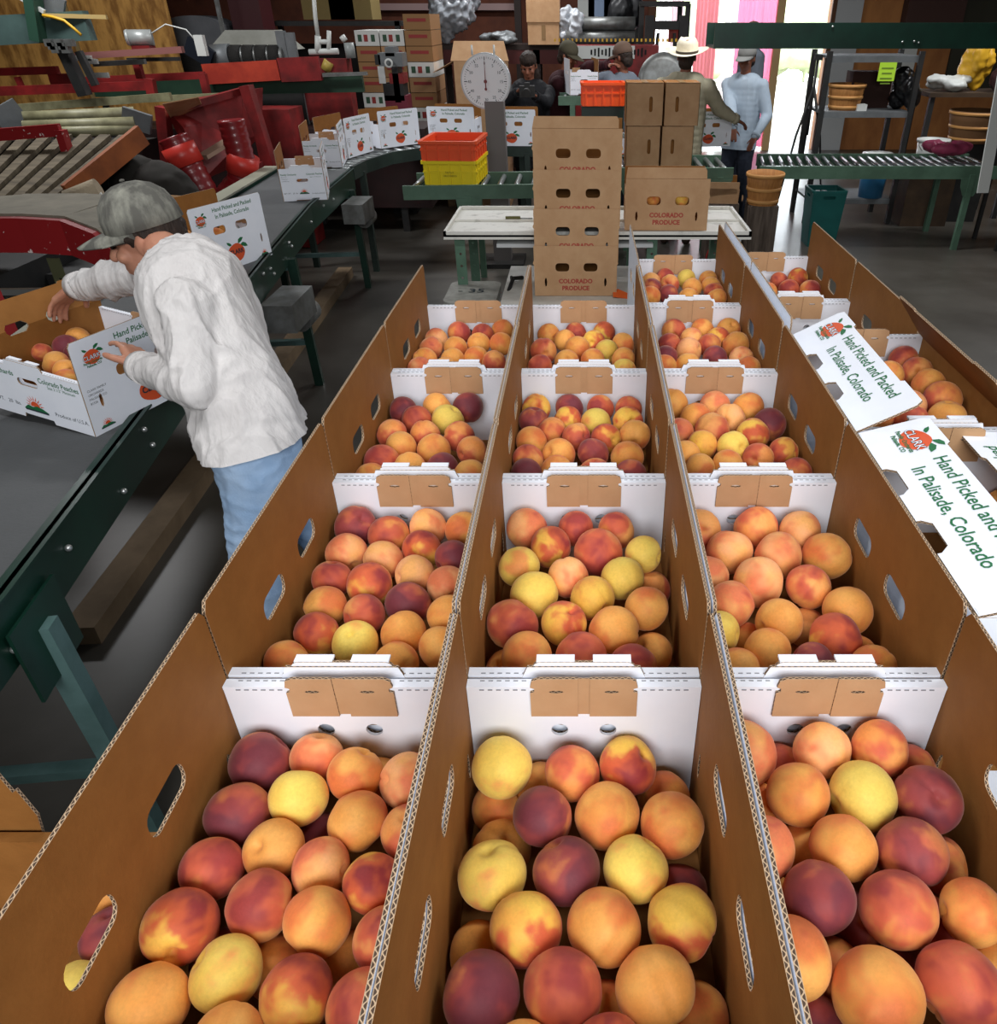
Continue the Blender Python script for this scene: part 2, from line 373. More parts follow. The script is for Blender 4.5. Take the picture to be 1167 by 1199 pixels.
# ---------------------------------------------------------------- peaches
def peach_mat(name,base,base2,blush,dark,lo,hi,dk):
    m=bpy.data.materials.new(name); m.use_nodes=True; q=NT(m); b=q.n['Principled BSDF']
    tc=q.add('ShaderNodeTexCoord'); oi=q.add('ShaderNodeObjectInfo')
    off=q.add('ShaderNodeVectorMath',operation='SCALE',i={0:(37.,19.,71.),'Scale':oi.outputs['Random']})
    pos=q.add('ShaderNodeVectorMath',operation='ADD',i={0:tc.outputs['Object'],1:off.outputs[0]})
    n1=q.add('ShaderNodeTexNoise',i={'Vector':pos.outputs[0],'Scale':.85,'Detail':2.5,'Roughness':.5,'Distortion':.25})
    n2=q.add('ShaderNodeTexNoise',i={'Vector':pos.outputs[0],'Scale':9,'Detail':6,'Roughness':.7})
    n3=q.add('ShaderNodeTexNoise',i={'Vector':pos.outputs[0],'Scale':.8,'Detail':2})
    sx=q.add('ShaderNodeSeparateXYZ',i={0:tc.outputs['Object']})
    s0=q.add('ShaderNodeMath',operation='MULTIPLY_ADD',i={0:sx.outputs[0],1:.13,2:n1.outputs['Fac']})
    s1=q.add('ShaderNodeMath',operation='MULTIPLY_ADD',i={0:sx.outputs[2],1:-.05,2:s0.outputs[0]})
    sm=q.add('ShaderNodeMath',operation='MULTIPLY_ADD',i={0:n2.outputs['Fac'],1:.12,2:s1.outputs[0]})
    f1=q.add('ShaderNodeMapRange',interpolation_type='SMOOTHSTEP',i={'Value':sm.outputs[0],'From Min':lo,'From Max':hi})
    f2=q.add('ShaderNodeMapRange',interpolation_type='SMOOTHSTEP',i={'Value':sm.outputs[0],'From Min':dk,'From Max':dk+.2})
    f3=q.add('ShaderNodeMapRange',i={'Value':n3.outputs['Fac'],'From Min':.4,'From Max':.6})
    def mix(f,a,c):
        x=q.add('ShaderNodeMix',data_type='RGBA'); q.l.new(f,x.inputs[0])
        for s,v in ((6,a),(7,c)):
            if isinstance(v,bpy.types.NodeSocket): q.l.new(v,x.inputs[s])
            else: x.inputs[s].default_value=lin(v)
        return x.outputs[2]
    c=mix(f3.outputs[0],base,base2); c=mix(f1.outputs[0],c,blush); c=mix(f2.outputs[0],c,dark)
    hv=q.add('ShaderNodeMapRange',i={'Value':oi.outputs['Random'],'To Min':.88,'To Max':1.1})
    n4=q.add('ShaderNodeMapRange',i={'Value':n2.outputs['Fac'],'From Min':.3,'From Max':.7,'To Min':.9,'To Max':1.08})
    mu=q.add('ShaderNodeMath',operation='MULTIPLY',i={0:hv.outputs[0],1:n4.outputs[0]})
    hs=q.add('ShaderNodeHueSaturation',i={'Color':c,'Value':mu.outputs[0]}); q.l.new(hs.outputs[0],b.inputs['Base Color'])
    b.inputs['Roughness'].default_value=.6; b.inputs['Specular IOR Level'].default_value=.25
    b.inputs['Sheen Weight'].default_value=.22; b.inputs['Sheen Roughness'].default_value=.45; b.inputs['Sheen Tint'].default_value=lin('#ffd9c0')
    b.inputs['Subsurface Weight'].default_value=0
    nb=q.add('ShaderNodeTexNoise',i={'Vector':pos.outputs[0],'Scale':60,'Detail':2}); bp=q.add('ShaderNodeBump',i={'Height':nb.outputs['Fac'],'Strength':.05,'Distance':.02}); q.l.new(bp.outputs[0],b.inputs['Normal'])
    m.diffuse_color=lin(base); return m
PM={'y':('yellow',peach_mat('peach_skin_yellow','#ecce62','#e9c258','#e39350','#cc6840',.60,.86,.84)),
    'o':('orange',peach_mat('peach_skin_orange','#ecaa58','#e79c4c','#d97640','#b85038',.50,.78,.82)),
    'p':('pink orange',peach_mat('peach_skin_pink','#f0ad74','#ecaa62','#de7a50','#bc4f44',.46,.72,.74)),
    'x':('yellow and red',peach_mat('peach_skin_mixed','#eec052','#e9a84c','#cc5f3a','#933434',.44,.60,.60)),
    'r':('red blushed',peach_mat('peach_skin_red','#e8a25c','#e2904c','#c85f42','#9a3c38',.38,.60,.58)),
    'm':('dark red',peach_mat('peach_skin_maroon','#c87848','#bc5c44','#94403f','#70313a',.36,.52,.52))}
def peach_mesh(m,seed,cl):
    rnd=random.Random(seed); n=40; h=26; vs=[];fs=[]
    for i in range(h+1):
        th=PI*i/h
        for j in range(n):
            ph=2*PI*j/n; d=min(abs(ph-PI),2*PI-abs(ph-PI)); 
            r=1.0-.26*math.exp(-(th/.20)**2)-.05*math.exp(-(th/.5)**2)
            r-=cl*math.exp(-(d/.16)**2)*max(0,math.sin(th))**.7*(.4+.6*math.cos(th/2))
            r+=.04*math.exp(-(d/.55)**2)*math.sin(th)
            r+=.05*math.exp(-((PI-th)/.22)**2)
            p=Vector((math.sin(th)*math.cos(ph),math.sin(th)*math.sin(ph),math.cos(th)))
            r+=.035*noise.noise(p*1.3+Vector((seed*3.1,0,0)))
            vs.append((p.x*r*1.0,p.y*r*1.0,p.z*r*.95))
    for i in range(h):
        for j in range(n): fs.append((i*n+j,(i+1)*n+j,(i+1)*n+(j+1)%n,i*n+(j+1)%n))
    me=bpy.data.meshes.new('peach'); bm=bmesh.new(); bv=[bm.verts.new(v) for v in vs]
    for f in fs: bm.faces.new([bv[k] for k in f])
    bmesh.ops.remove_doubles(bm,verts=bm.verts,dist=1e-4); bm.to_mesh(me); bm.free()
    me.polygons.foreach_set('use_smooth',[True]*len(me.polygons)); me.materials.append(m); return me
PME={k:[peach_mesh(v[1],i*7+ord(k),(.07,.03,.10)[i]) for i in range(3)] for k,v in PM.items()}
def peach(p,r,ty,label,group,rnd):
    o=bpy.data.objects.new('peach',rnd.choice(PME[ty])); C.objects.link(o); o.location=p; o.scale=(r,r,r)
    o.rotation_euler=(rnd.uniform(0,6.28),rnd.uniform(0,6.28),rnd.uniform(0,6.28)); return tag(o,label,'peach',group)
ORD=['leftmost','second from left','third from left','fourth from left','fifth from left','sixth from left','seventh from left','eighth from left']
ROWN=['back','second','third','fourth','fifth','sixth','seventh','eighth','ninth','tenth']
def fill(entries,org,sc,zt,zl,box,desc,group,seed=1,mat4=None):
    """entries: (crop x, crop y, crop diameter, type, low layer flag). Peaches rest in two layers at heights zt and zl; box=(x0,x1,y0,y1)"""
    rnd=random.Random(seed); P=[]
    if zt is None:
        my=min(e[1]/sc for e in entries if len(e)<5); yy=[e for e in entries if len(e)<5 and e[1]/sc<my+.06*(max(q[1] for q in entries)/sc-my)]
        zs=[at(org[0]+e[0]/sc,org[1]+e[1]/sc,Y=box[3]-.042).z for e in yy]; zt=sum(zs)/len(zs); zl=zt-.046
    for e in entries:
        low=len(e)>4; px=org[0]+e[0]/sc; py=org[1]+e[1]/sc; z=zl if low else zt
        v=at(px,py,Z=z); dep=v.y*_c+(HC-z)*_s
        r=e[2]/sc/2/FPX*dep*.985
        r=max(.031,min(.0425,r)); P.append([v,r,e[3],low])
    for it in range(60):
        for i in range(len(P)):
            for j in range(i):
                a,b=P[i],P[j]; d=a[0]-b[0]; L=d.length or 1e-4; o=(a[1]+b[1])*.955-L
                if o>0:
                    d=d/L*o*.5; 
                    d.z*=.5
                    a[0]+=d; b[0]-=d
        for a in P:
            r=a[1]*.98
            a[0].x=min(max(a[0].x,box[0]+r),box[1]-r); a[0].y=min(max(a[0].y,box[2]+r),box[3]-r)
            a[0].z=max(a[0].z,zl-.036+r)
    tops=sorted(P,key=lambda a:-a[0].y); rows=[]
    for a in tops:
        if rows and rows[-1][0][0].y-a[0].y<.04: rows[-1].append(a)
        else: rows.append([a])
    for ri,row in enumerate(rows):
        row.sort(key=lambda a:a[0].x)
        rn='back row' if ri==0 else ('front row' if ri==len(rows)-1 else ROWN[min(ri,9)]+' row back')
        for k,a in enumerate(row):
            o=ORD[min(k,7)] if k<len(row)-1 or len(row)==1 else 'rightmost'
            if len(row)==1: o='only one'
            peach(a[0],a[1],a[2],'%s peach, %s, %s, %s'%(PM[a[2]][0],o,rn,desc),group,rnd)
# ================================================================ cartons of peaches in the foreground
ZB=1.08   # bottom of the top layer
XC={'A':-.2905,'B':.0005,'C':.2930,'D':.604}
XN={'A':'left column','B':'middle column','C':'third column','D':'right column'}
RN={1:'front carton',2:'second carton back',3:'third carton back',4:'fourth carton back',5:'farthest carton'}
Y0=.188; PY=.4725
def cy(r): return Y0+PY*(r-1)+PY/2
GP='white peach cartons with tall brown inside panels'
for col,n in (('A',4),('B',4),('C',5)):
    for r in range(1,n+1):
        carton('open white peach carton full of peaches, %s of the %s'%(RN[r],XN[col]),(XC[col],cy(r),ZB),random.uniform(-.003,.003),group=GP,bz=.03 if r>1 else 0)
carton('open white peach carton of peaches with upright flaps, farthest of the right column',(.604,2.35,ZB),0,group=GP)
carton('open white peach carton half hidden behind the folded flap, right column',(.604,1.875,ZB),0,group=GP)
carton('raised white peach carton with printed left flap folded in, right column',(.606,1.39,ZB+.08),0,flap=(R(62),R(38)),punched=False,prints=('P',),group=GP)
carton('raised white peach carton with both printed flaps folded in, nearest of right column',(.606,.915,ZB+.08),0,flap=(R(74),R(88)),punched=False,prints=('P',),group=GP)
lc=carton('brown peach carton with a torn flap on the low stack at the lower left corner',(-.610,.32,ZB-.15),0,group=GP,wm=KR,lip=False,Hs=.204,windows=False)
mb=MB(); P_=[at(x,y,Y=.562)-Vector((-.610,.32,ZB-.15)) for x,y in ((-60,850),(0,905),(17,925),(21,922),(46,952),(52,972),(56,1030),(-60,1030))]
mb.panel([(p.x,p.z) for p in P_],[],.004,Matrix(((1,0,0,0),(0,0,-1,.242),(0,1,0,0),(0,0,0,1))),1,0,2); mb.build('torn_flap',[WH,KR,CE],lc)
# stacked cartons beneath (closed)
def closed():
    mb=MB(); t=.2
    mb.box((0,0,t/2),(BW-.004,BL-.004,t-.002),0)
    mb.box((0,0,t-.0005),(.05,BL-.006,.0012),1)
    return mb.mesh('closed_carton',[WH,KR])
CM=closed()
def stack(x,y,ztop,desc):
    z=ztop-.2
    while z>.07:
        o=bpy.data.objects.new('closed_carton',CM); C.objects.link(o); o.location=(x,y,z)
        tag(o,'closed white carton in the pallet stack under the open peach cartons','carton','closed cartons under the open ones'); z-=.2
for col,n in (('A',4),('B',4),('C',5)):
    for r in range(1,n+1): stack(XC[col],cy(r),ZB,'')
for y in (2.35,1.875): stack(.605,y,ZB,'')
SP=MB().box((0,0,.04),(BW,BL,.08)).mesh('carton_lid',[KR])
for y,w in ((1.39,'back'),(.915,'front')):
    stack(.605,y,ZB,''); o=bpy.data.objects.new('carton_lid',SP); C.objects.link(o); o.location=(.612,y,ZB); tag(o,'shallow brown lid under the raised %s carton of the right column'%w,'carton lid')
stack(-.610,.32,ZB-.15,'')
PWD=mat('pallet_wood','#8a6f50',.8,col2='#5d4933',scale=6,amt=.8,stretch=(1,8,8))
def pallet(x0,x1,y0,y1,label):
    t=thing('pallet',label,'pallet',((x0+x1)/2,(y0+y1)/2,0)); w,l=x1-x0,y1-y0
    mb=MB(); n=7
    for i in range(n): mb.box((0,-l/2+l*(i+.5)/n,.071),(w,l/n*.8,.018))
    mb.build('deck_board',PWD,t)
    for s in (-1,0,1): MB().box((s*(w/2-.05),0,.031),(.06,l,.062)).build('runner',PWD,t)
    return t
pallet(-.44,.45,.19,2.08,'wooden pallet under the three main columns of peach cartons')
pallet(.15,.45,2.09,2.56,'wooden pallet under the farthest carton of the third column')
lpal=pallet(-.76,-.46,.08,.56,'wooden pallet under the low carton stack at the lower left')
lpal.scale.z=.13/.08
pallet(.46,.77,.67,2.60,'wooden pallet under the right column of peach cartons')
ZT=ZB+.082; ZL=ZB+.040
def bx(col,r): return (XC[col]-BW/2+.004,XC[col]+BW/2-.004,Y0+PY*(r-1)+.014,Y0+PY*r-.018)
def g(col,r): return 'peaches in the %s of the %s'%(RN[r],XN[col])
def fc(col,r,entries,org,sc,seed): fill(entries,org,sc,None,None,bx(col,r),'%s, %s'%(RN[r],XN[col]),g(col,r),seed)
L_=1
fc('A',1,[(713,460,172,'m'),(873,430,142,'p'),(968,480,152,'o'),(1110,500,155,'p'),(816,555,160,'y'),(652,608,178,'m'),(980,617,166,'o'),(748,700,166,'o'),(580,750,172,'r'),(880,735,160,'p'),(1110,640,150,'r'),(1015,784,165,'x'),(512,902,200,'x'),(711,872,190,'r'),(865,905,190,'o'),(1050,940,170,'r'),(437,1090,210,'o'),(637,1058,200,'y'),(813,1090,205,'x'),(975,1110,200,'r'),
 (865,650,150,'m',L_),(1045,455,120,'o',L_),(595,985,170,'m',L_),(750,1000,150,'o',L_),(945,990,150,'o',L_),(620,1200,180,'o'),(430,1260,200,'r'),(800,1270,200,'o'),(600,1330,200,'m')],(0,700),2.334,11)
fc('B',1,[(327,502,172,'y'),(528,493,160,'r'),(685,467,165,'x'),(445,615,172,'m'),(627,615,188,'o'),(808,638,182,'o'),(310,792,196,'y'),(512,768,194,'m'),(705,760,190,'y'),(400,935,208,'x'),(614,938,216,'o'),(836,917,208,'x'),(275,1120,228,'m'),(505,1105,226,'r'),(745,1100,230,'o'),
 (330,590,140,'o',L_),(430,490,120,'o',L_),(330,690,165,'o',L_),(785,560,150,'o',L_),(265,1000,150,'o',L_),(885,1180,160,'o',L_),(830,830,140,'m',L_),(620,1180,200,'o',L_),(400,1290,230,'o'),(640,1290,230,'x')],(450,700),2.4022,12)
fc('C',1,[(175,442,185,'p'),(388,433,163,'p'),(550,425,165,'r'),(317,556,180,'o'),(505,555,195,'y'),(683,568,188,'m'),(228,712,180,'p'),(443,702,188,'o'),(640,720,202,'m'),(378,848,208,'m'),(590,888,215,'r'),(800,885,180,'o'),(318,1025,225,'o'),(530,1110,255,'o'),(770,1090,240,'r'),
 (275,470,140,'r',L_),(215,590,150,'o',L_),(335,715,120,'o',L_),(720,755,150,'r',L_),(640,480,130,'r',L_),(250,860,150,'o',L_),(480,950,160,'m',L_),(690,930,170,'r',L_),(440,1020,150,'o',L_),(620,1040,160,'m',L_),(860,1040,160,'o',L_),(360,1200,160,'m',L_)],(800,700),2.4033,13)
fc('A',2,[(340,340,145,'m'),(452,370,142,'r'),(597,345,135,'p'),(695,350,125,'o'),(308,430,142,'p'),(432,460,138,'p'),(568,420,138,'x'),(670,450,125,'m'),(260,520,125,'r'),(390,535,160,'x'),(543,508,142,'p'),(650,540,125,'p'),(237,615,145,'o'),(368,645,148,'r'),(517,605,156,'m'),(655,645,130,'o'),(203,710,158,'x'),(340,735,160,'y'),(500,715,162,'o'),(630,755,150,'o'),(105,800,130,'o'),(480,800,140,'o')],(300,500),2.9175,21)
fc('B',2,[(275,140,238,'p'),(555,140,205,'r'),(785,150,218,'r'),(412,245,245,'x'),(682,280,285,'r'),(943,300,222,'y'),(232,358,242,'y'),(503,430,238,'p'),(820,425,258,'y'),(328,510,280,'y'),(645,535,262,'x'),(957,595,258,'o'),(197,690,305,'r'),(487,680,268,'x'),(770,728,298,'o'),(265,865,300,'o'),(585,870,300,'r'),(880,930,280,'r'),(985,850,190,'o',L_),(995,480,150,'r',L_),(120,950,160,'o',L_)],(560,590),4.8625,22)
fc('C',2,[(345,355,150,'r'),(535,335,155,'r'),(690,360,150,'p'),(448,425,160,'p'),(615,440,168,'p'),(785,440,168,'o'),(375,510,145,'p'),(548,530,178,'p'),(718,550,158,'r'),(852,628,172,'o'),(457,615,165,'p'),(618,668,168,'o'),(415,700,140,'y'),(802,735,190,'x'),(578,780,165,'o'),(720,800,150,'m'),(495,820,150,'o'),(935,820,150,'o'),(710,680,130,'r',L_),(500,730,110,'o',L_),(880,780,110,'o',L_)],(700,500),2.9175,23)
S3=2.334
fc('A',3,[(170,540,80,'m'),(262,530,82,'o'),(345,530,85,'m'),(205,565,85,'r'),(290,565,90,'y'),(138,608,88,'r'),(228,605,82,'r'),(322,610,86,'r'),(157,640,90,'o'),(252,648,95,'o'),(355,650,80,'r'),(90,682,102,'r'),(185,695,85,'o'),(285,700,92,'m'),(340,712,80,'o'),(45,720,80,'o')],(400,250),S3,31)
S4=6.483
fc('B',3,[(245,250,225,'x'),(495,250,225,'m'),(730,250,215,'r'),(945,260,215,'r'),(215,345,235,'m'),(457,360,235,'x'),(695,360,235,'y'),(940,350,240,'x'),(200,475,250,'o'),(425,450,220,'r'),(520,460,180,'r'),(700,470,240,'x'),(950,455,245,'o'),(170,640,230,'r'),(415,600,260,'o'),(675,595,250,'m'),(935,620,260,'o'),(140,740,220,'m'),(400,720,220,'o'),(690,740,220,'r'),(960,750,240,'m')],(590,440),S4,32)
fc('C',3,[(110,215,240,'o'),(430,235,245,'p'),(685,240,245,'o'),(290,320,240,'o'),(545,330,240,'p'),(845,370,255,'m'),(160,430,215,'p'),(410,420,280,'r'),(720,450,255,'x'),(315,540,240,'x'),(580,550,255,'y'),(235,600,180,'o'),(930,590,240,'x'),(770,620,240,'r'),(315,700,220,'o'),(520,680,220,'o'),(1060,740,200,'r')],(770,440),S4,33)
S5=7.78
fc('A',4,[(320,370,205,'p'),(525,310,215,'r'),(740,330,190,'r'),(920,290,180,'o'),(270,450,205,'p'),(495,450,215,'o'),(720,410,215,'o'),(890,410,180,'o'),(215,560,200,'o'),(465,560,215,'o'),(690,540,215,'o'),(830,580,200,'r'),(120,640,180,'p'),(330,640,180,'o')],(470,350),S5,41)
S6=7.294
fc('B',4,[(235,380,190,'o'),(465,370,190,'r'),(710,360,190,'x'),(375,430,180,'o'),(620,440,190,'x'),(870,460,190,'o'),(190,520,230,'r'),(480,500,220,'o'),(730,520,210,'y'),(870,590,210,'o'),(160,650,200,'r'),(390,610,200,'o'),(610,600,210,'o'),(880,690,210,'y')],(610,340),S6,42)
S7=7.493
fc('C',4,[(290,810,220,'r'),(540,800,210,'o'),(770,800,220,'o'),(440,880,210,'p'),(680,870,190,'x'),(250,930,200,'r'),(600,930,200,'r'),(840,930,245,'o'),(425,980,235,'p'),(220,1040,180,'m'),(650,1040,210,'m'),(880,1050,220,'p'),(220,1120,180,'o'),(400,1110,200,'o'),(950,1140,190,'o')],(750,280),S7,43)
fc('C',5,[(90,380,150,'p'),(215,340,160,'r'),(400,350,170,'y'),(600,360,160,'o'),(255,400,175,'r'),(450,430,165,'o'),(630,420,160,'o'),(100,430,140,'m'),(220,490,140,'m'),(110,500,130,'o'),(660,460,150,'r'),(420,520,150,'o'),(720,520,140,'o')],(750,280),S7,44)
# right column
GD='peaches in the right column of cartons'
fill([(105,192,58,'r'),(115,222,52,'r'),(148,220,56,'o'),(135,178,46,'o'),(80,215,55,'o')],(800+0,250),1.0,ZT,ZL,(.470,.752,2.13,2.57),'farthest carton, right column',GD,51) if False else None
fill([(785,345,95,'r'),(880,330,108,'x'),(835,385,105,'r'),(945,390,110,'r'),(730,400,100,'o'),(820,450,110,'o'),(940,460,110,'o')],(730,250),4.322,None,None,(.474,.750,2.14,2.57),'farthest carton, right column',GD,51)
fill([(190,215,180,'r'),(260,275,180,'r'),(330,350,190,'o'),(410,440,225,'r'),(440,545,220,'o'),(225,480,200,'p'),(200,560,190,'r'),(70,540,180,'o'),(100,300,180,'o')],(1020,380),4.993,None,None,(.474,.765,1.17,1.61),'carton under the folded flap',GD,52)
fill([(555,790,200,'o'),(655,950,180,'o'),(720,1090,160,'r'),(455,680,180,'o')],(1020,380),4.993,ZT+.08,ZL+.08,(.474,.750,.70,1.13),'nearest carton, right column',GD,53)
fill([(214,900,60,'r'),(214,931,62,'r'),(139,1055,66,'m'),(118,1105,62,'y'),(150,1010,60,'o')],(0,0),1.0,1.075,1.03,(-.752,-.462,.10,.545),'low carton at lower left',GD,54)
# ================================================================ light
def area(name,loc,rot,sx,sy,p,col=(1,1,1)):
    l=bpy.data.lights.new(name,'AREA'); l.shape='RECTANGLE'; l.size=sx; l.size_y=sy; l.energy=p; l.color=col
    o=bpy.data.objects.new(name,l); C.objects.link(o); o.location=loc; o.rotation_euler=rot; return o
area('added_key_light',(.2,-2.2,2.9),(R(62),0,0),2.6,1.4,140,(.98,.985,1))  # added key light from the camera side, no door is built here
for i,(x,y,p) in enumerate([(-1.6,1.2,42),(1.9,1.2,52),(-4.0,6.5,110),(1.5,7.2,100),(-1,11,110),(5,8,100)]):
    area('overhead_fill_%s'%'abcdef'[i],(x,y,3.9),(0,0,0),1.6,.5,p,(.98,.985,1))  # unseen overhead lamps, added to brighten the cartons and the background
w=bpy.data.worlds.new('world'); bpy.context.scene.world=w; w.use_nodes=True
w.node_tree.nodes['Background'].inputs[0].default_value=(.86,.93,1,1); w.node_tree.nodes['Background'].inputs[1].default_value=9.0
vs=bpy.context.scene.view_settings; vs.view_transform='Standard'; vs.look='None'; vs.exposure=0; vs.gamma=1; vs.use_curve_mapping=False
# ================================================================ people
SK=mat('skin_tan','#c08a70',.55,col2='#a86a54',scale=14,amt=.5,bump=.05,bscale=60); SKD=mat('skin_brown','#8a5640',.55,col2='#74432f',scale=14,amt=.5)
HR=mat('hair_dark','#241a15',.7,col2='#3b2d24',scale=60,amt=.7,bump=.5,bscale=120,stretch=(1,1,.3)); EYE=mat('eye_dark','#17110e',.3)
def cap_part(mb,p0,p1,r0,r1,n=14):
    p0=Vector(p0);p1=Vector(p1); mb.ell(p0,(r0,)*3,n=n); mb.ell(p1,(r1,)*3,n=n)
    if (p1-p0).length>1e-4: mb.tube([p0,p1],[r0,r1],n=n)
def remesh(mb,name,m,vox,smooth=3,disp=None,parent=None,label=None):
    me=mb.mesh('tmp',m); o=bpy.data.objects.new(name,me); C.objects.link(o)
    r=o.modifiers.new('r','REMESH'); r.mode='VOXEL'; r.voxel_size=vox; r.use_smooth_shade=True
    s=o.modifiers.new('s','SMOOTH'); s.factor=.5; s.iterations=smooth
    bpy.context.view_layer.update(); nm=evalmesh(o,name); bpy.data.objects.remove(o)
    if disp:
        cs=[v.co.copy() for v in nm.vertices]; ns=[v.normal.copy() for v in nm.vertices]
        for v,c,n_ in zip(nm.vertices,cs,ns): v.co=c+n_*disp(c)
    nm.materials.clear(); nm.materials.append(m)
    nm.polygons.foreach_set('use_smooth',[True]*len(nm.polygons)); nm.update()
    o=bpy.data.objects.new(name,nm); C.objects.link(o)
    if parent: o.parent=parent
    if label: o['label']=label
    return o
def hand(mb,w,d,n,s=1.0,curl=.35,thumb=1,spread=.12):
    """wrist w, finger direction d, palm normal n (palm faces n); thumb=+1 towards n x d side"""
    d=Vector(d).normalized(); n=Vector(n); n=(n-d*n.dot(d)).normalized(); sd=n.cross(d)*thumb
    w=Vector(w)
    for k in (-.024,-.008,.008,.024): cap_part(mb,w+sd*k*.8*s+d*.012*s,w+sd*k*s+d*.082*s,.014*s,.0125*s,10)
    L=[(.024,.074),(.0085,.082),(-.0085,.076),(-.024,.060)]
    for i,(k,ln) in enumerate(L):
        p=w+sd*k*s+d*.085*s; a=0; dd=d+sd*spread*(k/.024); dd.normalize()
        rad=.0088*s
        for q,f in enumerate((.44,.32,.24)):
            a+=curl*(.7 if q==0 else 1.0); v=(dd*math.cos(a)+n*math.sin(a)).normalized(); p2=p+v*ln*f*s
            cap_part(mb,p,p2,rad,rad*.92,10); p=p2; rad*=.93
    p=w+sd*.022*s+d*.022*s+n*.006*s; v=(sd*.75+d*.62+n*.25).normalized(); p2=p+v*.042*s; cap_part(mb,p,p2,.0125*s,.0105*s,10)
    v=(sd*.35+d*.85+n*.35).normalized(); cap_part(mb,p2,p2+v*.03*s,.0102*s,.0088*s,10)
def headframe(fd,tilt_up=0):
    f=Vector(fd).normalized(); u=Vector((0,0,1)); sd=f.cross(u).normalized(); u=sd.cross(f).normalized(); return f,sd,u
def mkperson(label,J,skin,shirt,pants,hat=None,hair=True,face=(0,-1,0),vox=.007,wr=.007,shirt_long=.12,boots=None,handspec=None,group=None,tuck=False,bulk=1.0,hs=1.0,seed=0,hemn=None,flare=0):
    """J: joint positions in world space. Builds one continuous body with clothing as parts."""
    J={k:Vector(v) for k,v in J.items()}; base=(J['ankle_l']+J['ankle_r'])/2; base.z=0
    root=thing('person',label,'person',base,0,group)
    mb=MB(); P,N,Hd=J['pelvis'],J['neck'],J['head']
    lat=(J['sh_l']-J['sh_r']).normalized(); f,sd,u=headframe(face)
    spine=(N-P)
    # torso
    for t,r in [(k/9,.115+.012*math.sin(k/9*2.6)) for k in range(9)]:
        c=P+spine*t
        for k in (-.5,.5): mb.ell(c+lat*k*.10,(r*.76,)*3,n=32)
    cap_part(mb,N-spine*.06,N+(Hd-N)*.55,.057,.051)
    for s in 'lr':
        S,E,W=J['sh_'+s],J['el_'+s],J['wr_'+s]
        cap_part(mb,N-spine*.1,S,.07,.058); cap_part(mb,S,E,.048,.038); cap_part(mb,E,(E+W)/2,.038,.034); cap_part(mb,(E+W)/2,W,.036,.026)
        hsp=(handspec or {}).get(s,{}); d=hsp.get('d',(W-E)); hand(mb,W,d,hsp.get('n',(0,0,-1)),1.0*hs,hsp.get('curl',.35),hsp.get('thumb',1 if s=='l' else -1))
        Hp=P+lat*(.085 if s=='l' else -.085)-Vector((0,0,.04)); K,A=J['knee_'+s],J['ankle_'+s]
        cap_part(mb,Hp,K,.085,.056); cap_part(mb,K,K+(A-K)*.35,.055,.058); cap_part(mb,K+(A-K)*.35,A,.056,.036)
        ff=J.get('foot_dir',Vector((f.x,f.y,0))).normalized(); cap_part(mb,A-Vector((0,0,.035)),A+ff*.13-Vector((0,0,.045)),.038,.03)
    # head
    mb.ell(Hd+u*.03-f*.012,(.078,.098,.10),rot=Matrix((sd,f,u)).transposed().to_4x4(),n=24)
    mb.ell(Hd-u*.045+f*.022,(.060,.068,.072),rot=Matrix((sd,f,u)).transposed().to_4x4(),n=20)
    mb.ell(Hd-u*.095+f*.058,(.026,.022,.020),rot=Matrix((sd,f,u)).transposed().to_4x4())
    cap_part(mb,Hd+u*.004+f*.086,Hd-u*.032+f*.108,.010,.014); mb.ell(Hd+u*.016+f*.078,(.055,.016,.012),rot=Matrix((sd,f,u)).transposed().to_4x4())
    mb.ell(Hd-u*.066+f*.080,(.026,.012,.007),rot=Matrix((sd,f,u)).transposed().to_4x4()); mb.ell(Hd-u*.078+f*.079,(.022,.012,.007),rot=Matrix((sd,f,u)).transposed().to_4x4())
    for k in (-1,1):
        mb.ell(Hd+sd*k*.079-u*.012-f*.012,(.008,.018,.031),rot=Matrix((sd,f,u)).transposed().to_4x4()@Matrix.Rotation(k*.3,4,'Z'))
        mb.ell(Hd+sd*k*.040-u*.030+f*.058,(.026,.025,.022),rot=Matrix((sd,f,u)).transposed().to_4x4())
    def tl(mb2): 
        mb2.v=[v-base for v in mb2.v]; return mb2
    remesh(tl(mb),'body',skin,vox*.75 if vox<.009 else vox,2,parent=root)
    RT4=Matrix((sd,f,u)).transposed().to_4x4()
    e=MB()
    for k in (-1,1):
        e=MB(); e.ell(Hd+sd*k*.031-u*.002+f*.083,(.012,.006,.006),rot=RT4); tl(e).build('eye',EYE,root)
    if hair:
        hb=MB(); hb.ell(Hd+u*(.012 if hat else .040)-f*.026,(.082,.090,.078 if hat else .090),rot=RT4,n=20); hb.ell(Hd-u*.040-f*.062,(.070,.048,.062),rot=RT4,n=16)
        for k in (-1,1): hb.ell(Hd+sd*k*.073+u*.022+f*.004,(.012,.028,.030),rot=RT4)
        if not hat: hb.ell(Hd+u*.068+f*.018,(.084,.092,.066),rot=RT4)
        if hair=='long': 
            for k in (-1,0,1): hb.ell(Hd-u*.12-f*.05+sd*k*.05,(.05,.04,.12),rot=RT4)
        nn=lambda c: .004*noise.noise(c*60+Vector((seed,0,0)))+.003*noise.noise(c*25)
        remesh(tl(hb),'hair',HR,.007,2,nn,root)
    # shirt
    spn=spine.normalized(); fwd_=lat.cross(spn)
    sm=MB(); q=.013*bulk
    L0=-(max(shirt_long,0)+.10)/spine.length
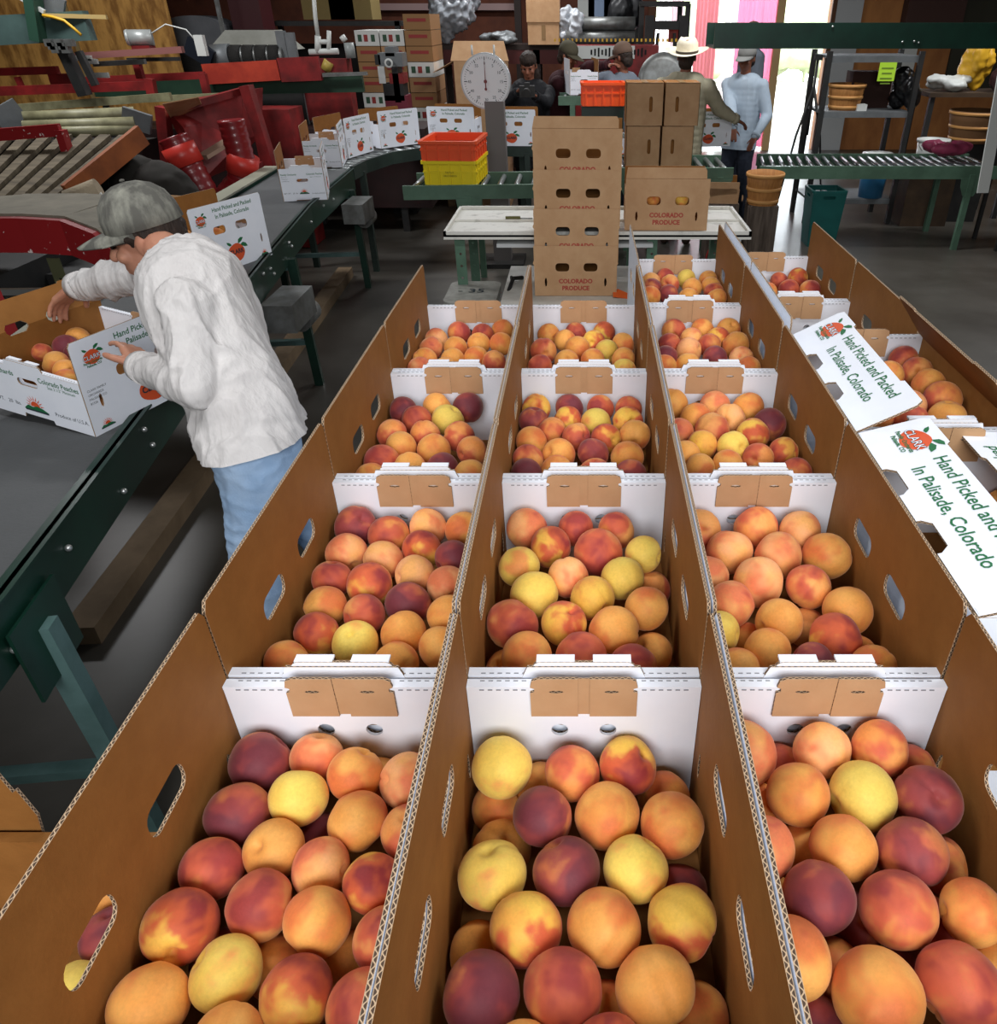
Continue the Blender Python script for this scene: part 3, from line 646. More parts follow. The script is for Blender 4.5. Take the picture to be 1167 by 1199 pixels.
    for t,r in [(L0+(.87-L0)*k/14,.118+.010*math.sin(max(0,L0+(.87-L0)*k/14)*2.6)+flare*(1.6 if k<3 else .8 if k<6 else 0)) for k in range(15)]:
        c=P+spine*t
        for k in (-.55,0,.55): sm.ell(c+lat*k*.115,(r*.86+q*1.6,)*3,n=40)
    cap_part(sm,N-spine*.12,N+(Hd-N)*.05,.078,.066)
    for s in 'lr':
        S,E,W=J['sh_'+s],J['el_'+s],J['wr_'+s]
        cap_part(sm,N-spine*.1,S,.082,.070+q*.3); cap_part(sm,S,E,.062+q*.6,.052+q*.5); cap_part(sm,E,W-(W-E).normalized()*.0,.052+q*.5,.036+q*.15)
    def wd(c):
        w3=Vector((c.dot(lat),c.dot(spn),c.dot(fwd_)))
        a=noise.noise(Vector((w3.x*6,w3.y*3,w3.z*6))+Vector((seed,3,1)))
        r1=1-abs(noise.noise(Vector((w3.x*13+seed+a*1.5,w3.y*3.2,w3.z*13)))); r2=1-abs(noise.noise(Vector((w3.x*24,w3.y*7+seed+a*2,w3.z*24))))
        return wr*(a*.8+(r1**4-.4)*.9+(r2**4-.4)*.35)
    so=remesh(tl(sm),'shirt',shirt,vox,2,wd,root)
    # trim the shirt flat at the cuffs is left to the cuff bands
    bmm=bmesh.new(); bmm.from_mesh(so.data); hn=hemn or spn
    bmesh.ops.bisect_plane(bmm,geom=bmm.verts[:]+bmm.edges[:]+bmm.faces[:],plane_co=P-spn*shirt_long-base,plane_no=hn,clear_inner=True)
    bmm.to_mesh(so.data); bmm.free(); so.data.polygons.foreach_set('use_smooth',[True]*len(so.data.polygons))
    for s in 'lr':
        E,W=J['el_'+s],J['wr_'+s]; d=(W-E).normalized()
        c=MB(); c.tube([W-d*.035-base,W+d*.006-base],[.043+q*.3,.040+q*.3],n=20); c.build('cuff',shirt,root)
    co_=MB(); nd=(Hd-N).normalized(); co_.tube([N-nd*.005-base,N+nd*.035-base],[.078,.068],n=24,cap=False); co_.tube([N+nd*.035-base,N+nd*.0-base],[.064,.070],n=24,cap=False); co_.build('collar',shirt,root)
    pm=MB()
    for k in (-.5,.5):
        pm.ell(P+lat*k*.12,(.118,)*3); pm.ell(P+lat*k*.12-Vector((0,0,.07)),(.115,)*3)
    for s in 'lr':
        Hp=P+lat*(.085 if s=='l' else -.085)-Vector((0,0,.04)); K,A=J['knee_'+s],J['ankle_'+s]
        cap_part(pm,Hp,K,.100,.072); cap_part(pm,K,A,.072,.060)
    def pd(c): 
        a=noise.noise(Vector((c.x*14,c.y*14,c.z*10))); return .006*(a+ (1-abs(noise.noise(Vector((c.x*18,c.y*18,c.z*22)))))**5*.8)
    remesh(tl(pm),'trousers',pants,vox*1.2,2,pd,root)
    bm_=boots or mat('boot_leather','#3a2a20',.6)
    for s in 'lr':
        b=MB(); A=J['ankle_'+s]; ff=J.get('foot_dir',Vector((f.x,f.y,0))).normalized()
        cap_part(b,A-base+Vector((0,0,.02)),A-base-Vector((0,0,.035)),.055,.048); cap_part(b,A-base-Vector((0,0,.04))-ff*.02,A-base+ff*.14-Vector((0,0,.045)),.045,.040)
        remesh(b,'boot',bm_,.01,2,None,root)
    if hat:
        kind,hm=hat; h=MB(); O=Hd+u*.045-f*.012-base
        M=Matrix.Translation(O)@RT4
        if kind=='cap':
            prof=[(.001,.096),(.03,.092),(.058,.079),(.080,.055),(.092,.022),(.095,-.016),(.092,-.018)]
            h.lathe([(r,z) for r,z in prof],32,0,M@Matrix.Diagonal((.97,1.12,1,1)))
            tl2=h.build('cap_crown',hm,root)
            b=MB(); n=14; 
            for (zz,sg) in ((0,1),(-.004,-1)):
                pass
            vs=[];fs=[]
            for i in range(n+1):
                t=-PI/2+PI*i/n; x0=.086*math.sin(t); y0=.098*math.cos(t)+.003
                for j in range(5):
                    k=j/4; x=x0*(1-.08*k*k); y=y0+k*.098*(math.cos(t)**.6 if math.cos(t)>0 else 0); z=-.008-.012*k-.55*x*x*6*.35-.03*k*k*.3
                    vs+= [(x,y,z),(x,y,z-.004)]
            for i in range(n):
                for j in range(4):
                    a=(i*5+j)*2; c2=((i+1)*5+j)*2; fs+=[(a,a+2,c2+2,c2),(a+1,c2+1,c2+3,a+3)]
                a=(i*5+4)*2; c2=((i+1)*5+4)*2; fs.append((a,a+1,c2+1,c2))
            b.add(vs,fs,0,M,sm=True); b.build('cap_brim',hm,root)
            bt=MB(); bt.ell((0,0,.100),(.007,.007,.004),M=M); bt.build('cap_button',hm,root)
        if kind=='cowboy':
            vs=[];fs=[];n=40
            rings=[(1.0,-.004,0),(.62,0,0),(.60,.006,0)]
            prof=[(.195,.0),(.165,-.004),(.13,-.008),(.100,-.004),(.098,.03),(.094,.07),(.088,.10),(.070,.118),(.035,.110),(.001,.098)]
            for r,z in prof:
                for j in range(n):
                    t=2*PI*j/n; x=r*math.cos(t); y=r*math.sin(t)*(1.12); zz=z
                    if r>.11: zz+=.032*abs(math.cos(t))**2*((r-.11)/.085)**1.3
                    if z>.09: zz-=.02*abs(math.sin(t)) if r<.08 else 0; x*=.85
                    vs.append((x,y,zz))
            for i in range(len(prof)-1):
                for j in range(n): fs.append((i*n+j,i*n+(j+1)%n,(i+1)*n+(j+1)%n,(i+1)*n+j))
            h.add(vs,fs,0,M@T(0,0,-.01),sm=True); h.build('hat_crown_and_brim',hm,root)
            b=MB(); b.lathe([(.1005,-.002),(.1015,.008),(.100,.018)],40,0,M@T(0,0,-.012)@Matrix.Diagonal((1,1.12,1,1))); b.build('hat_band',mat('hat_band_dark','#3a3028',.7),root)
    return root
def tpt(px,py,t):
    a=(px-CXP)/FPX; b=(py-CYP)/FPX; return Vector((a*t,(_c-b*_s)*t,HC+(-_s-b*_c)*t))
SHW=mat('denim_shirt_pale','#d3d0ce',.85,col2='#c4c0be',scale=6,amt=.6,bump=2.0,bscale=7,stretch=(2.2,2.2,.6))
JN=mat('jeans_light','#b3cdea',.85,col2='#94b4d8',scale=7,amt=.9,bump=.15,bscale=200)
CAMO=mat('camo_cap_cloth','#5c5b55',.9,col2='#a3a396',scale=11,amt=.8,thr=(.45,.68),stretch=(1.6,1.6,.5),bump=.25,bscale=60)
JW=dict(pelvis=tpt(296,512,2.05),neck=tpt(217,312,2.02),head=tpt(171,277,2.10))
l_=Vector((.25,-.97,0)).normalized()
JW['sh_l']=JW['neck']+l_*.20+Vector((.035,0,-.05)); JW['sh_r']=JW['neck']-l_*.175+Vector((-.03,.0,-.06))
JW['el_l']=tpt(226,452,1.86); JW['wr_l']=tpt(166,430,2.07)
JW['el_r']=tpt(150,325,2.33); JW['wr_r']=tpt(90,336,2.44)
JW['knee_l']=Vector((-.93,1.70,.52)); JW['ankle_l']=Vector((-.93,1.72,.09)); JW['knee_r']=Vector((-.80,1.98,.52)); JW['ankle_r']=Vector((-.72,2.08,.09)); JW['foot_dir']=Vector((-1,-.1,0))
mkperson('person in pale work shirt, light jeans and camouflage cap leaning over the belt conveyor',JW,SK,SHW,JN,('cap',CAMO),True,face=(-.94,-.10,-.20),vox=.0065,wr=.0125,shirt_long=-.005,hemn=Vector((-.15,.1,1)).normalized(),flare=.012,
  handspec={'l':dict(d=(-.55,.72,.25),n=(-.75,.3,-.5),curl=.28,thumb=-1),'r':dict(d=(-.75,.1,-.5),n=(.2,-.35,-.9),curl=.35,thumb=1)},bulk=1.0)
# ================================================================ belt conveyor
BELT=mat('belt_rubber','#545657',.7,col2='#494b4c',scale=2,amt=.8,bump=.15,bscale=90)
GRN=mat('conveyor_green','#0e3327',.4,col2='#0a251c',scale=5,amt=.8,spec=.5); GR2=mat('roller_frame_green','#567561',.5,col2='#45604e',scale=6,amt=.8)
STL=mat('bolt_steel','#c9ccca',.3,metal=.8); RST=mat('worn_steel','#8a8d8c',.45,metal=.6,col2='#5c5a55',scale=10,amt=.7)
GLG=mat('leg_grey_green','#5d7a78',.5,col2='#44605c',scale=8,amt=.8)
RE=[Vector((-1.10,-.05,.9)),Vector((-1.25,1.27,.9)),Vector((-1.435,2.5,.9)),Vector((-1.625,3.9,.9)),Vector((-1.80,5.3,.9)),Vector((-1.88,6.72,.9))]
BWD=.62
def offs(P,w):
    out=[]
    for i,p in enumerate(P):
        d=(P[min(i+1,len(P)-1)]-P[max(i-1,0)]); d.z=0; d.normalize(); out.append(p+Vector((-d.y,d.x,0))*w)
    return out
LE=offs(RE,BWD)
t=thing('belt_conveyor','long dark belt conveyor with green steel side rails running along the left','conveyor',(-1.5,3.0,0)); tb=Vector((-1.5,3.0,0))
def strip(A,B,th,name,m,parent,base,dz=0):
    mb=MB(); n=len(A)
    for a,b in zip(A,B):
        for z in (0,-th): mb.v+=[a-base+Vector((0,0,z+dz)),b-base+Vector((0,0,z+dz))]
    for i in range(n-1):
        o=i*4; p=o+4
        mb.face((o,p,p+1,o+1)); mb.face((o+2,o+3,p+3,p+2)); mb.face((o,o+2,p+2,p)); mb.face((o+1,p+1,p+3,o+3))
    mb.face((0,1,3,2)); e=(n-1)*4; mb.face((e,e+2,e+3,e+1)); return mb.build(name,m,parent)
strip(offs(RE,.03),offs(LE,-.03),.02,'belt',BELT,t,tb,-.005)
strip(RE,offs(RE,.012),.16,'side_rail',GRN,t,tb,.01); strip(offs(RE,-.012),offs(RE,.03),.006,'rail_lip',GRN,t,tb,.01)
strip(LE,offs(LE,-.012),.16,'side_rail',GRN,t,tb,.01); strip(offs(LE,.08),offs(LE,-.03),.012,'guide_rail',mat('guide_rail_cream','#8f8f7e',.6),t,tb,.03)
def along(P,s):
    for i in range(len(P)-1):
        L=(P[i+1]-P[i]).length
        if s<=L: return P[i].lerp(P[i+1],s/L),(P[i+1]-P[i]).normalized()
        s-=L
    return P[-1],(P[-1]-P[-2]).normalized()
bolt=MB().ell((0,0,0),(.009,.009,.009)).mesh('bolt',STL)
for s in [.55,.75,.95,1.1,1.28,1.42,1.6,1.95,2.2,2.22,3.3,3.5,3.95,4.1,4.15,4.6,4.65,5.3,5.7,6.0]:
    p,d=along(RE,s); o=mo('bolt',bolt,t); o.location=p-tb+Vector((.006,-.0,-.03-.08*random.random()))
for s in (1.38,4.55,6.6):
    for P,sg in ((RE,-1),(LE,1)):
        p,d=along(P,s); n=Vector((-d.y,d.x,0))*sg
        mb=MB(); foot=p+n*.03; foot.z=0
        mb.bar(p-tb+Vector((0,0,-.12))+n*.012,foot-tb,.05,.05,0)
        mb.build('leg',GRN if s>2 else GLG,t)
    a,_=along(RE,s); b,_=along(LE,s); mb=MB(); mb.bar(a-tb+Vector((0,0,-.16)),b-tb+Vector((0,0,-.16)),.045,.045); mb.bar(a-tb+Vector((0,0,-.62)),b-tb+Vector((0,0,-.62)),.04,.03); mb.build('cross_brace',GLG,t)
p,d=along(RE,1.38); mb=MB(); mb.box(p-tb+Vector((.012,0,-.16)),(.008,.22,.2),rz=math.atan2(d.y,d.x)-PI/2); mb.build('leg_bracket',GRN,t)
for s in (2.95,5.35):
    p,d=along(RE,s+1.0); mb=MB(); mb.box(p-tb+Vector((.10,0,-.22)),(.16,.34,.14)); mb.cyl(p-tb+Vector((.10,.1,-.32)),p-tb+Vector((.10,.3,-.32)),.06); mb.build('drive_motor',RST,t)
# floor plank beside the conveyor
pa,pb=at(405,318,.04),at(95,745,.04); pv=Vector((0,0,0))
tag(MB().bar(pa-pb,pv,.12,.08).build('timber_beam',mat('plank_tan','#77644c',.8,col2='#5a4a36',scale=5,amt=.8),loc=pb),'long timber beam lying on the floor beneath the belt conveyor','beam')
# cartons on the belt
WHC=mat('white_board_lit','#e9edf3',.5)
WKC=Vector((-1.456,2.025,.895))+Vector((.342,.940,0))*.2375+Vector((-.940,.342,0))*(.215*math.cos(R(5)))+Vector((0,0,.215*math.sin(R(5))))
wk=carton('white printed peach carton held open by the person in the cap, on the belt',(WKC.x,WKC.y,WKC.z),0,flap=(-R(38),0),W=.43,L=.475,He=.172,Hs=.292,prints=('F','R'),tilt=(0,R(5),R(-20)))
fill([(390,360,165,'m'),(480,310,150,'o'),(480,400,150,'m'),(350,460,165,'o'),(440,500,150,'o'),(530,480,120,'p'),(300,380,120,'r'),(420,560,150,'o')],(0,340),5.304,1.03,.985,(-1.80,-1.40,2.06,2.55),'carton held by the person in the cap','peaches in the carton held by the worker',61)
GC='white printed peach cartons on the conveyor'
for (x,y,rz,lab,pr_) in [(-1.86,3.93,-22,'white printed carton on the belt just behind the person in the cap',('R','F')),
  (-1.945,5.72,14,'white printed carton alone on the belt, brown flap raised at left',('F','R')),
  (-2.16,6.98,10,'white printed carton with open brown flap where the belt meets the curve',('F','R')),
  (-2.13,7.50,-14,'white printed carton at the start of the curved roller line, turned edge-on',('R',)),
  (-1.85,8.09,-40,'white printed carton in the middle of the curved roller line',('R',)),
  (-1.27,8.40,-97,'white printed carton on the curve, just left of the dial scale',('R',)),
  (-.68,8.14,-92,'white printed carton on the roller line, right of the dial scale',('R',))]:
    carton(lab,(x,y,.895 if y<6.9 else .905),R(rz),prints=pr_,group=GC)
def put(items,desc,group,grp=None):
    rnd=random.Random(len(desc))
    for i,(x,y,z,ty) in enumerate(items): peach(Vector((x,y,z)),.038,ty,'%s peach, %s, %s'%(PM[ty][0],ORD[i],desc),group,rnd)
put([(-2.03,5.62,1.03,'o'),(-1.955,5.60,1.035,'p'),(-1.88,5.64,1.03,'o'),(-1.99,5.70,1.03,'r'),(-1.91,5.72,1.03,'o')],'carton alone on the belt','peaches in the carton alone on the belt')
put([(-2.00,3.95,1.02,'o'),(-1.93,4.02,1.02,'y'),(-1.85,3.98,1.02,'o'),(-1.96,3.86,1.02,'x'),(-1.84,4.08,1.02,'o')],'carton behind the person in the cap','peaches in the carton behind the worker')
# ================================================================ roller conveyors
RL=mat('roller_steel','#9ea3a3',.35,metal=.7)
def roller_line(label,A,B,ztop,name='roller_conveyor',fr=None,legs=((.15,1),(.85,1)),gap=.09,rail=.09,legm=None,gusset=True,rr=.02):
    """A = near edge polyline, B = far edge polyline (xy); ztop = height of the roller tops"""
    fr=fr or GR2; A=[Vector((a[0],a[1],ztop)) for a in A]; B=[Vector((b[0],b[1],ztop)) for b in B]
    base=(A[0]+B[-1])/2; base.z=0; t=thing(name,label,'conveyor',base)
    def ln(P): return sum((P[i+1]-P[i]).length for i in range(len(P)-1))
    for P,o in ((A,-1),(B,1)):
        Q=offs(P,.035*o*-1 if False else 0)
        mb=MB()
        strip(P,offs(P,.03 if P is A else -.03),rail,'side_rail',fr,t,base,.012)
    n=int(ln(A)/gap); me=None
    for i in range(n):
        a,_=along(A,ln(A)*(i+.5)/n); b,_=along(B,ln(B)*(i+.5)/n); d=(b-a).normalized()
        MB().cyl(a+d*.03-base-Vector((0,0,rr)),b-d*.03-base-Vector((0,0,rr)),rr,n=10).build('roller',RL,t)
    for fct,_ in legs:
        for P in (A,B):
            a,d=along(P,ln(P)*fct); n_=Vector((-d.y,d.x,0))*(1 if P is A else -1)
            mb=MB(); mb.box(a-base+n_*.015+Vector((0,0,-ztop/2-.03)),(.05,.05,ztop-.06))
            if gusset and P is A: mb.panel([(-.10,0),(.10,0),(.09,-.08),(.05,-.16),(-.05,-.16),(-.09,-.08)],[circ(0,-.06,.012,8)],.006,Matrix.Translation(a-base+Vector((0,0,-rail+.02)))@Matrix.Rotation(math.atan2(d.y,d.x),4,'Z')@Matrix(((1,0,0,0),(0,0,-1,0),(0,1,0,0),(0,0,0,1))),0,0,0)
            mb.build('leg',legm or fr,t)
    return t
DG=mat('curve_frame_dark','#2b3a33',.5,col2='#1d2824',scale=6,amt=.8)
CA=[(-1.885,6.76),(-1.86,7.10),(-1.74,7.55),(-1.50,7.85),(-1.15,8.0),(-.75,8.0),(-.30,7.98)]
CB=[(-2.50,6.80),(-2.47,7.25),(-2.28,7.95),(-1.85,8.40),(-1.3,8.62),(-.75,8.62),(-.30,8.60)]
roller_line('curved roller conveyor with dark rails carrying the white cartons at the back',CA,CB,.90,fr=DG,legs=((.1,1),(.9,1)),gap=.10,rail=.10,gusset=False)
roller_line('short green roller conveyor carrying the yellow and orange crates',[(-1.38,6.20),(-.20,6.28)],[(-1.38,6.80),(-.20,6.88)],.85,legs=((.42,1),(.95,1)),gap=.12,rail=.10)
roller_line('green roller conveyor under the four stacked brown cartons',[(.20,7.02),(1.28,7.02)],[(.20,7.75),(1.28,7.75)],.85,legs=((.2,1),(.9,1)),gap=.09,rail=.10)
roller_line('long green roller conveyor standing across the right background',[(1.66,7.75),(3.95,7.75)],[(1.78,8.55),(3.95,8.55)],.75,legs=((.02,1),(.88,1)),gap=.095,rail=.11)
# ================================================================ helpers for the background
def q(px,py,Y): return at(px,py,Y=Y)
def pbox(name,x0,y0,x1,y1,Y,dep,m,label=None,cat=None,group=None,parent=None,kind=None,bevel=True):
    a=q(x0,y0,Y); b=q(x1,y1,Y); w=abs(b.x-a.x); h=abs(a.z-b.z); c=Vector(((a.x+b.x)/2,Y+dep/2,(a.z+b.z)/2))
    o=MB().box((0,0,0),(w,dep,h)).build(name,m,parent,c)
    if label: tag(o,label,cat,group,kind)
    return o
PLY=mat('oriented_strand_board','#c08e48',.75,col2='#855a26',scale=9,amt=1,stretch=(1,1,.3),thr=(.42,.6),bump=.1,bscale=30)
REDP=mat('machine_red','#8a2222',.5,col2='#4a1515',scale=5,amt=.8,spec=.4); RED2=mat('guard_red_orange','#b5402c',.45,col2='#8f2c22',scale=6,amt=.8)
DKM=mat('dark_machinery','#1c1d1d',.6,col2='#2c2a28',scale=8,amt=.7); OSB=PLY
GYB=mat('beam_grey_green','#4d6460',.6,col2='#3c4f4c',scale=4,amt=.8); CRM=mat('roller_cream','#8f8c6c',.5,col2='#5f5b42',scale=8,amt=.8)
WOD=mat('slat_wood','#6b604d',.8,col2='#41382a',scale=7,amt=.8,stretch=(.4,4,1)); ORB=mat('side_board_orange','#9a5426',.6,col2='#70391a',scale=5,amt=.8)
YEL=mat('yellow_plastic','#d6a52a',.45); PVC=mat('pvc_white','#c9ccc8',.4); GRY=mat('grey_sheet','#74787a',.5,metal=.3,col2='#5a5d5e',scale=6,amt=.6)
BRN=KR2
# ================================================================ white packing table, bench, brown produce cartons
WT=mat('white_paint_worn','#d9d8d0',.5,col2='#8f8d84',scale=9,amt=.7,thr=(.55,.7)); 
def ptable(name,label,x0,x1,y0,y1,z,leg_m,legs,lip=True,m=WT):
    t=thing(name,label,'table',((x0+x1)/2,(y0+y1)/2,0)); w,l=x1-x0,y1-y0
    MB().box((0,0,z-.0125),(w,l,.025)).build('tabletop',m,t)
    if lip:
        mb=MB(); mb.box((0,-l/2+.008,z+.004),(w,.016,.03)); mb.box((0,l/2-.008,z+.004),(w,.016,.03)); mb.box((-w/2+.008,0,z+.004),(.016,l,.03)); mb.box((w/2-.008,0,z+.004),(.016,l,.03)); mb.box((0,.0,z+.006),(w-.03,.018,.012)); mb.build('rim',m,t)
    for lx,ly in legs:
        b=MB(); X=lx-(x0+x1)/2; Yy=ly-(y0+y1)/2
        b.panel([(-.03,0),(.03,0),(.03,z-.025),(-.03,z-.025)],[circ(0,.08+.07*i,.008,8) for i in range(int((z-.1)/.07))],.004,Matrix(((1,0,0,X),(0,0,-1,Yy),(0,1,0,0),(0,0,0,1))),0,0,0)
        b.box((X-.028,Yy+.028,(z-.025)/2),(.004,.055,z-.025)); b.build('leg',leg_m,t)
    return t
ptable('packing_table','low white metal packing table holding the brown produce carton, behind the pallet',-.80,.96,4.50,5.20,.90,GR2,[(-.72,4.56),(-.72,5.12),(.86,4.56),(.86,5.12),(.4,4.56)])
tag(MB().box((0,0,.0),(.9,.30,.02)).build('paper_tray',mat('tray_grey','#b9bcbc',.5),loc=(-.05,4.65,.84)),'grey tray slung under the white packing table','tray')
kn=thing('putty_knife','small worn putty knife lying on the white packing table','knife',(-.40,4.86,.915)); MB().box((.05,0,0),(.08,.012,.004)).build('blade',RST,kn); MB().box((-.03,0,.004),(.09,.02,.014)).build('handle',mat('olive_handle','#5d5a2e',.6),kn)
ptable('bench','low worn white bench carrying the stack of four brown cartons',-.47,.36,3.75,5.0,.59,RST,[(-.42,3.82),(-.42,4.9),(.31,3.82),(.31,4.9)],lip=False,m=mat('bench_top_grey','#dad8d0',.5,col2='#aaa89f',scale=7,amt=.6))
fs=thing('floor_scale','grey floor scale platform with worn rounded top beside the low bench','scale',(-.645,4.42,0)); mb=MB(); mb.panel(rrect(0,0,.30,.42,.06),[],.05,T(0,0,.55)); mb.build('platform',mat('scale_platform_grey','#a9a9a2',.5,col2='#74746d',scale=14,amt=.7),fs); mb=MB(); text_into(mb,'- 35',.10,T(-.09,-.02,.602),0,'LEFT',.001); mb.build('handwriting',BT,fs); MB().box((0,0,.28),(.10,.10,.54)).build('column',DKM,fs); MB().box((0,0,.01),(.26,.36,.02)).build('base',DKM,fs)
mb=MB(); mb.tube([(.17,-.1,.5),(.2,.05,.58),(.22,.2,.62),(.27,.28,.6)],.012); mb.tube([(.17,.0,.45),(.23,.1,.55),(.2,.3,.60)],.009); mb.build('linkage',DKM,fs)
def brown_carton(label,loc,rz,group=None,text=True,W=.47,D=.30,H=.27,tabs=True,fold=.05):
    t=thing('produce_carton',label,'carton',loc,rz,group)
    F=Matrix(((1,0,0,0),(0,0,-1,-D/2),(0,1,0,0),(0,0,0,1)))
    def f():
        out=[(-W/2,0),(W/2,0),(W/2,H*.62),(W/2+.006,H*.66),(W/2,H*.72),(W/2,H),(-W/2,H),(-W/2,H*.72),(-W/2-.006,H*.66),(-W/2,H*.62)]
        return MB().panel(out,[rrect(-.075,H*.58,.078,.046,.018),rrect(.085,H*.58,.078,.046,.018),circ(-.17,H*.28,.007,8,.026),circ(.17,H*.28,.007,8,.026)],.004,F,0,1,0).mesh('front_panel',[KR2,KR])
    fp=mo('front_panel',cached(('bf',W,D,H),f),t)
    G=Matrix(((-1,0,0,0),(0,0,1,D/2),(0,1,0,0),(0,0,0,1)))
    mo('back_panel',cached(('bb',W,D,H),lambda:MB().panel([(-W/2,0),(W/2,0),(W/2,H+.02),(-W/2,H+.02)],[],.004,G,0,1,0).mesh('back_panel',[KR2,KR])),t)
    for s in (-1,1): mo('side_panel',cached(('bs',s,W,D,H),lambda:MB().box((s*(W/2-.004),0,H*.36),(.005,D-.002,H*.72)).mesh('side_panel',[KR2])),t)
    mo('bottom',cached(('bo',W,D),lambda:MB().box((0,0,.003),(W-.02,D-.01,.005)).mesh('bottom',[KR2])),t)
    if fold:
        def ff(): return MB().panel([(-W/2,0),(W/2-.02,0),(W/2-.02,fold*.7),(W/2-.03,fold),(-W/2+.01,fold)],[],.004,F@T(0,H,.0)@Matrix.Rotation(-R(28),4,'X'),0,1,0).mesh('top_flap',[KR2,KR])
        mo('top_flap',cached(('bt_',W,D,H,fold),ff),t)
    if text:
        def ft():
            mb=MB(); M=F@T(0,0,.0045); text_into(mb,'COLORADO',.034,M@T(0,H*.262,0),0,'CENTER',.0016); text_into(mb,'PRODUCE',.034,M@T(0,H*.12,0),0,'CENTER',.0016); return mb.mesh('printed_lettering',[RT])
        mo('printed_lettering',cached(('bx',W,D,H),ft),fp)
    return t
GB='brown COLORADO PRODUCE cartons'
LB=['lowest brown COLORADO PRODUCE carton of the four stacked on the bench','second lowest brown carton of the four stacked on the bench','third brown carton up in the stack of four on the bench','topmost brown carton of the stack of four on the bench, tipped back']
zz=.592
for i in range(4):
    brown_carton(LB[i],(-.045+.006*i,4.52+.0065*i,zz),R([0,-.3,-.6,-2][i]),GB,H=.28,fold=.06 if i==3 else .0); zz+=.1955
brown_carton('brown COLORADO PRODUCE carton with peaches showing through its holes, on the white table',(.475,4.70,.915),R(-1.5),GB,H=.275,fold=.06)
for i,(x,ty) in enumerate(((.40,'o'),(.56,'y'),(.48,'o'))): peach(Vector((x,4.62,1.07)),.038,ty,'%s peach inside the brown produce carton on the table, %s'%(PM[ty][0],ORD[i]),'peaches in the brown carton',random)
# orange scrap and crates
tag(MB().panel([(0,0),(.10,-.02),(.115,.01),(.03,.07),(.0,.05)],[],.004,T(0,0,0,R(20),0,0)).build('orange_plastic_scrap',mat('orange_plastic','#e0632a',.4),loc=(.17,4.33,.596)),'torn piece of orange plastic lying on the low bench','scrap')
ORG=mat('orange_crate_plastic','#e4552a',.4); YLC=mat('yellow_crate_plastic','#e6cf1d',.4)
def crate(label,loc,rz,m,W=.42,D=.52,H=.20,mark=False,group=None):
    t=thing('plastic_crate',label,'crate',loc,rz,group); th=.008
    for (nx,ny,L) in ((0,-1,W),(0,1,W),(-1,0,D),(1,0,D)):
        mb=MB(); mid=(nx*(W/2-.012),ny*(D/2-.012)); d=(L,.006) if ny else (.006,L)
        mb.box((mid[0],mid[1],H/2),(d[0]-.02 if ny else d[0],d[1] if ny else d[1]-.02,H)); 
        n=5
        for i in range(n):
            k=-L/2+L*(i+.5)/n
            mb.box((mid[0]+(k if ny else nx*.008),mid[1]+(ny*.008 if ny else k),H/2),(.012,.012,H-.01))
        mb.box((mid[0]+nx*.004,mid[1]+ny*.004,H*.55),(d[0]-.02 if ny else .014,.014 if ny else d[1]-.02,.012))
        mb.build('side',m,t)
    mb=MB(); mb.panel(rrect(0,0,W+.02,D+.02,.025),[rrect(0,0,W-.04,D-.04,.02)],.022,T(0,0,H-.02)); mb.build('rim',m,t)
    MB().box((0,0,.006),(W-.03,D-.03,.01)).build('bottom',m,t)
    if mark: mb=MB(); text_into(mb,'FAMILY',.02,T(0,-D/2-.004,H*.5,PI/2),0,'CENTER'); text_into(mb,'ORCHARDS',.02,T(0,-D/2-.004,H*.36,PI/2),0,'CENTER'); mb.build('printed_lettering',mat('crate_ink','#8a7a1a',.6),t)
    return t
crate('yellow plastic crate on the short roller conveyor, under the orange one',(-1.01,6.55,.852),R(-3),YLC,H=.17,mark=True)
crate('orange plastic crate nested on top of the yellow crate',(-1.01,6.55,1.024),R(-3),ORG,W=.43,D=.53,H=.135)
crate('bright orange plastic crate on the far packing line, left of the stacked brown boxes',(.18,8.15,1.24),R(2),mat('orange_crate_bright','#ff5a14',.4),W=.40,D=.3,H=.19)
tag(MB().box((0,0,.615),(.40,.05,1.23)).build('crate_stand',GRN,loc=(.18,8.12,0)),'dark green steel stand below the bright orange crate','stand')
# four closed brown boxes
def box4(label,x0,y0,x1,y1,rz=0):
    a=q(x0,y0,7.12); b=q(x1,y1,7.12); w=b.x-a.x; h=a.z-b.z; d=.33
    t=thing('brown_box',label,'box',((a.x+b.x)/2,7.12+d/2,b.z),rz,'four stacked brown boxes')
    mb=MB(); mb.panel([(-w/2,0),(w/2,0),(w/2,h),(-w/2,h)],[rrect(.04 if x0<760 else -.03,h*.5,.024,h*.38,.0115)],.004,Matrix(((1,0,0,0),(0,0,-1,-d/2),(0,1,0,0),(0,0,0,1))),0,0,0)
    mb.build('front_panel',KR2,t); MB().box((0,.006,h/2),(w,d-.012,h)).build('box_body',KR2,t); MB().box((0,0,h+.001),(.05,d-.01,.002)).build('tape',mat('brown_tape','#8a6a42',.4),t)
    return t
B0=.855
hh=(q(737,97,7.12).z-.858)/2
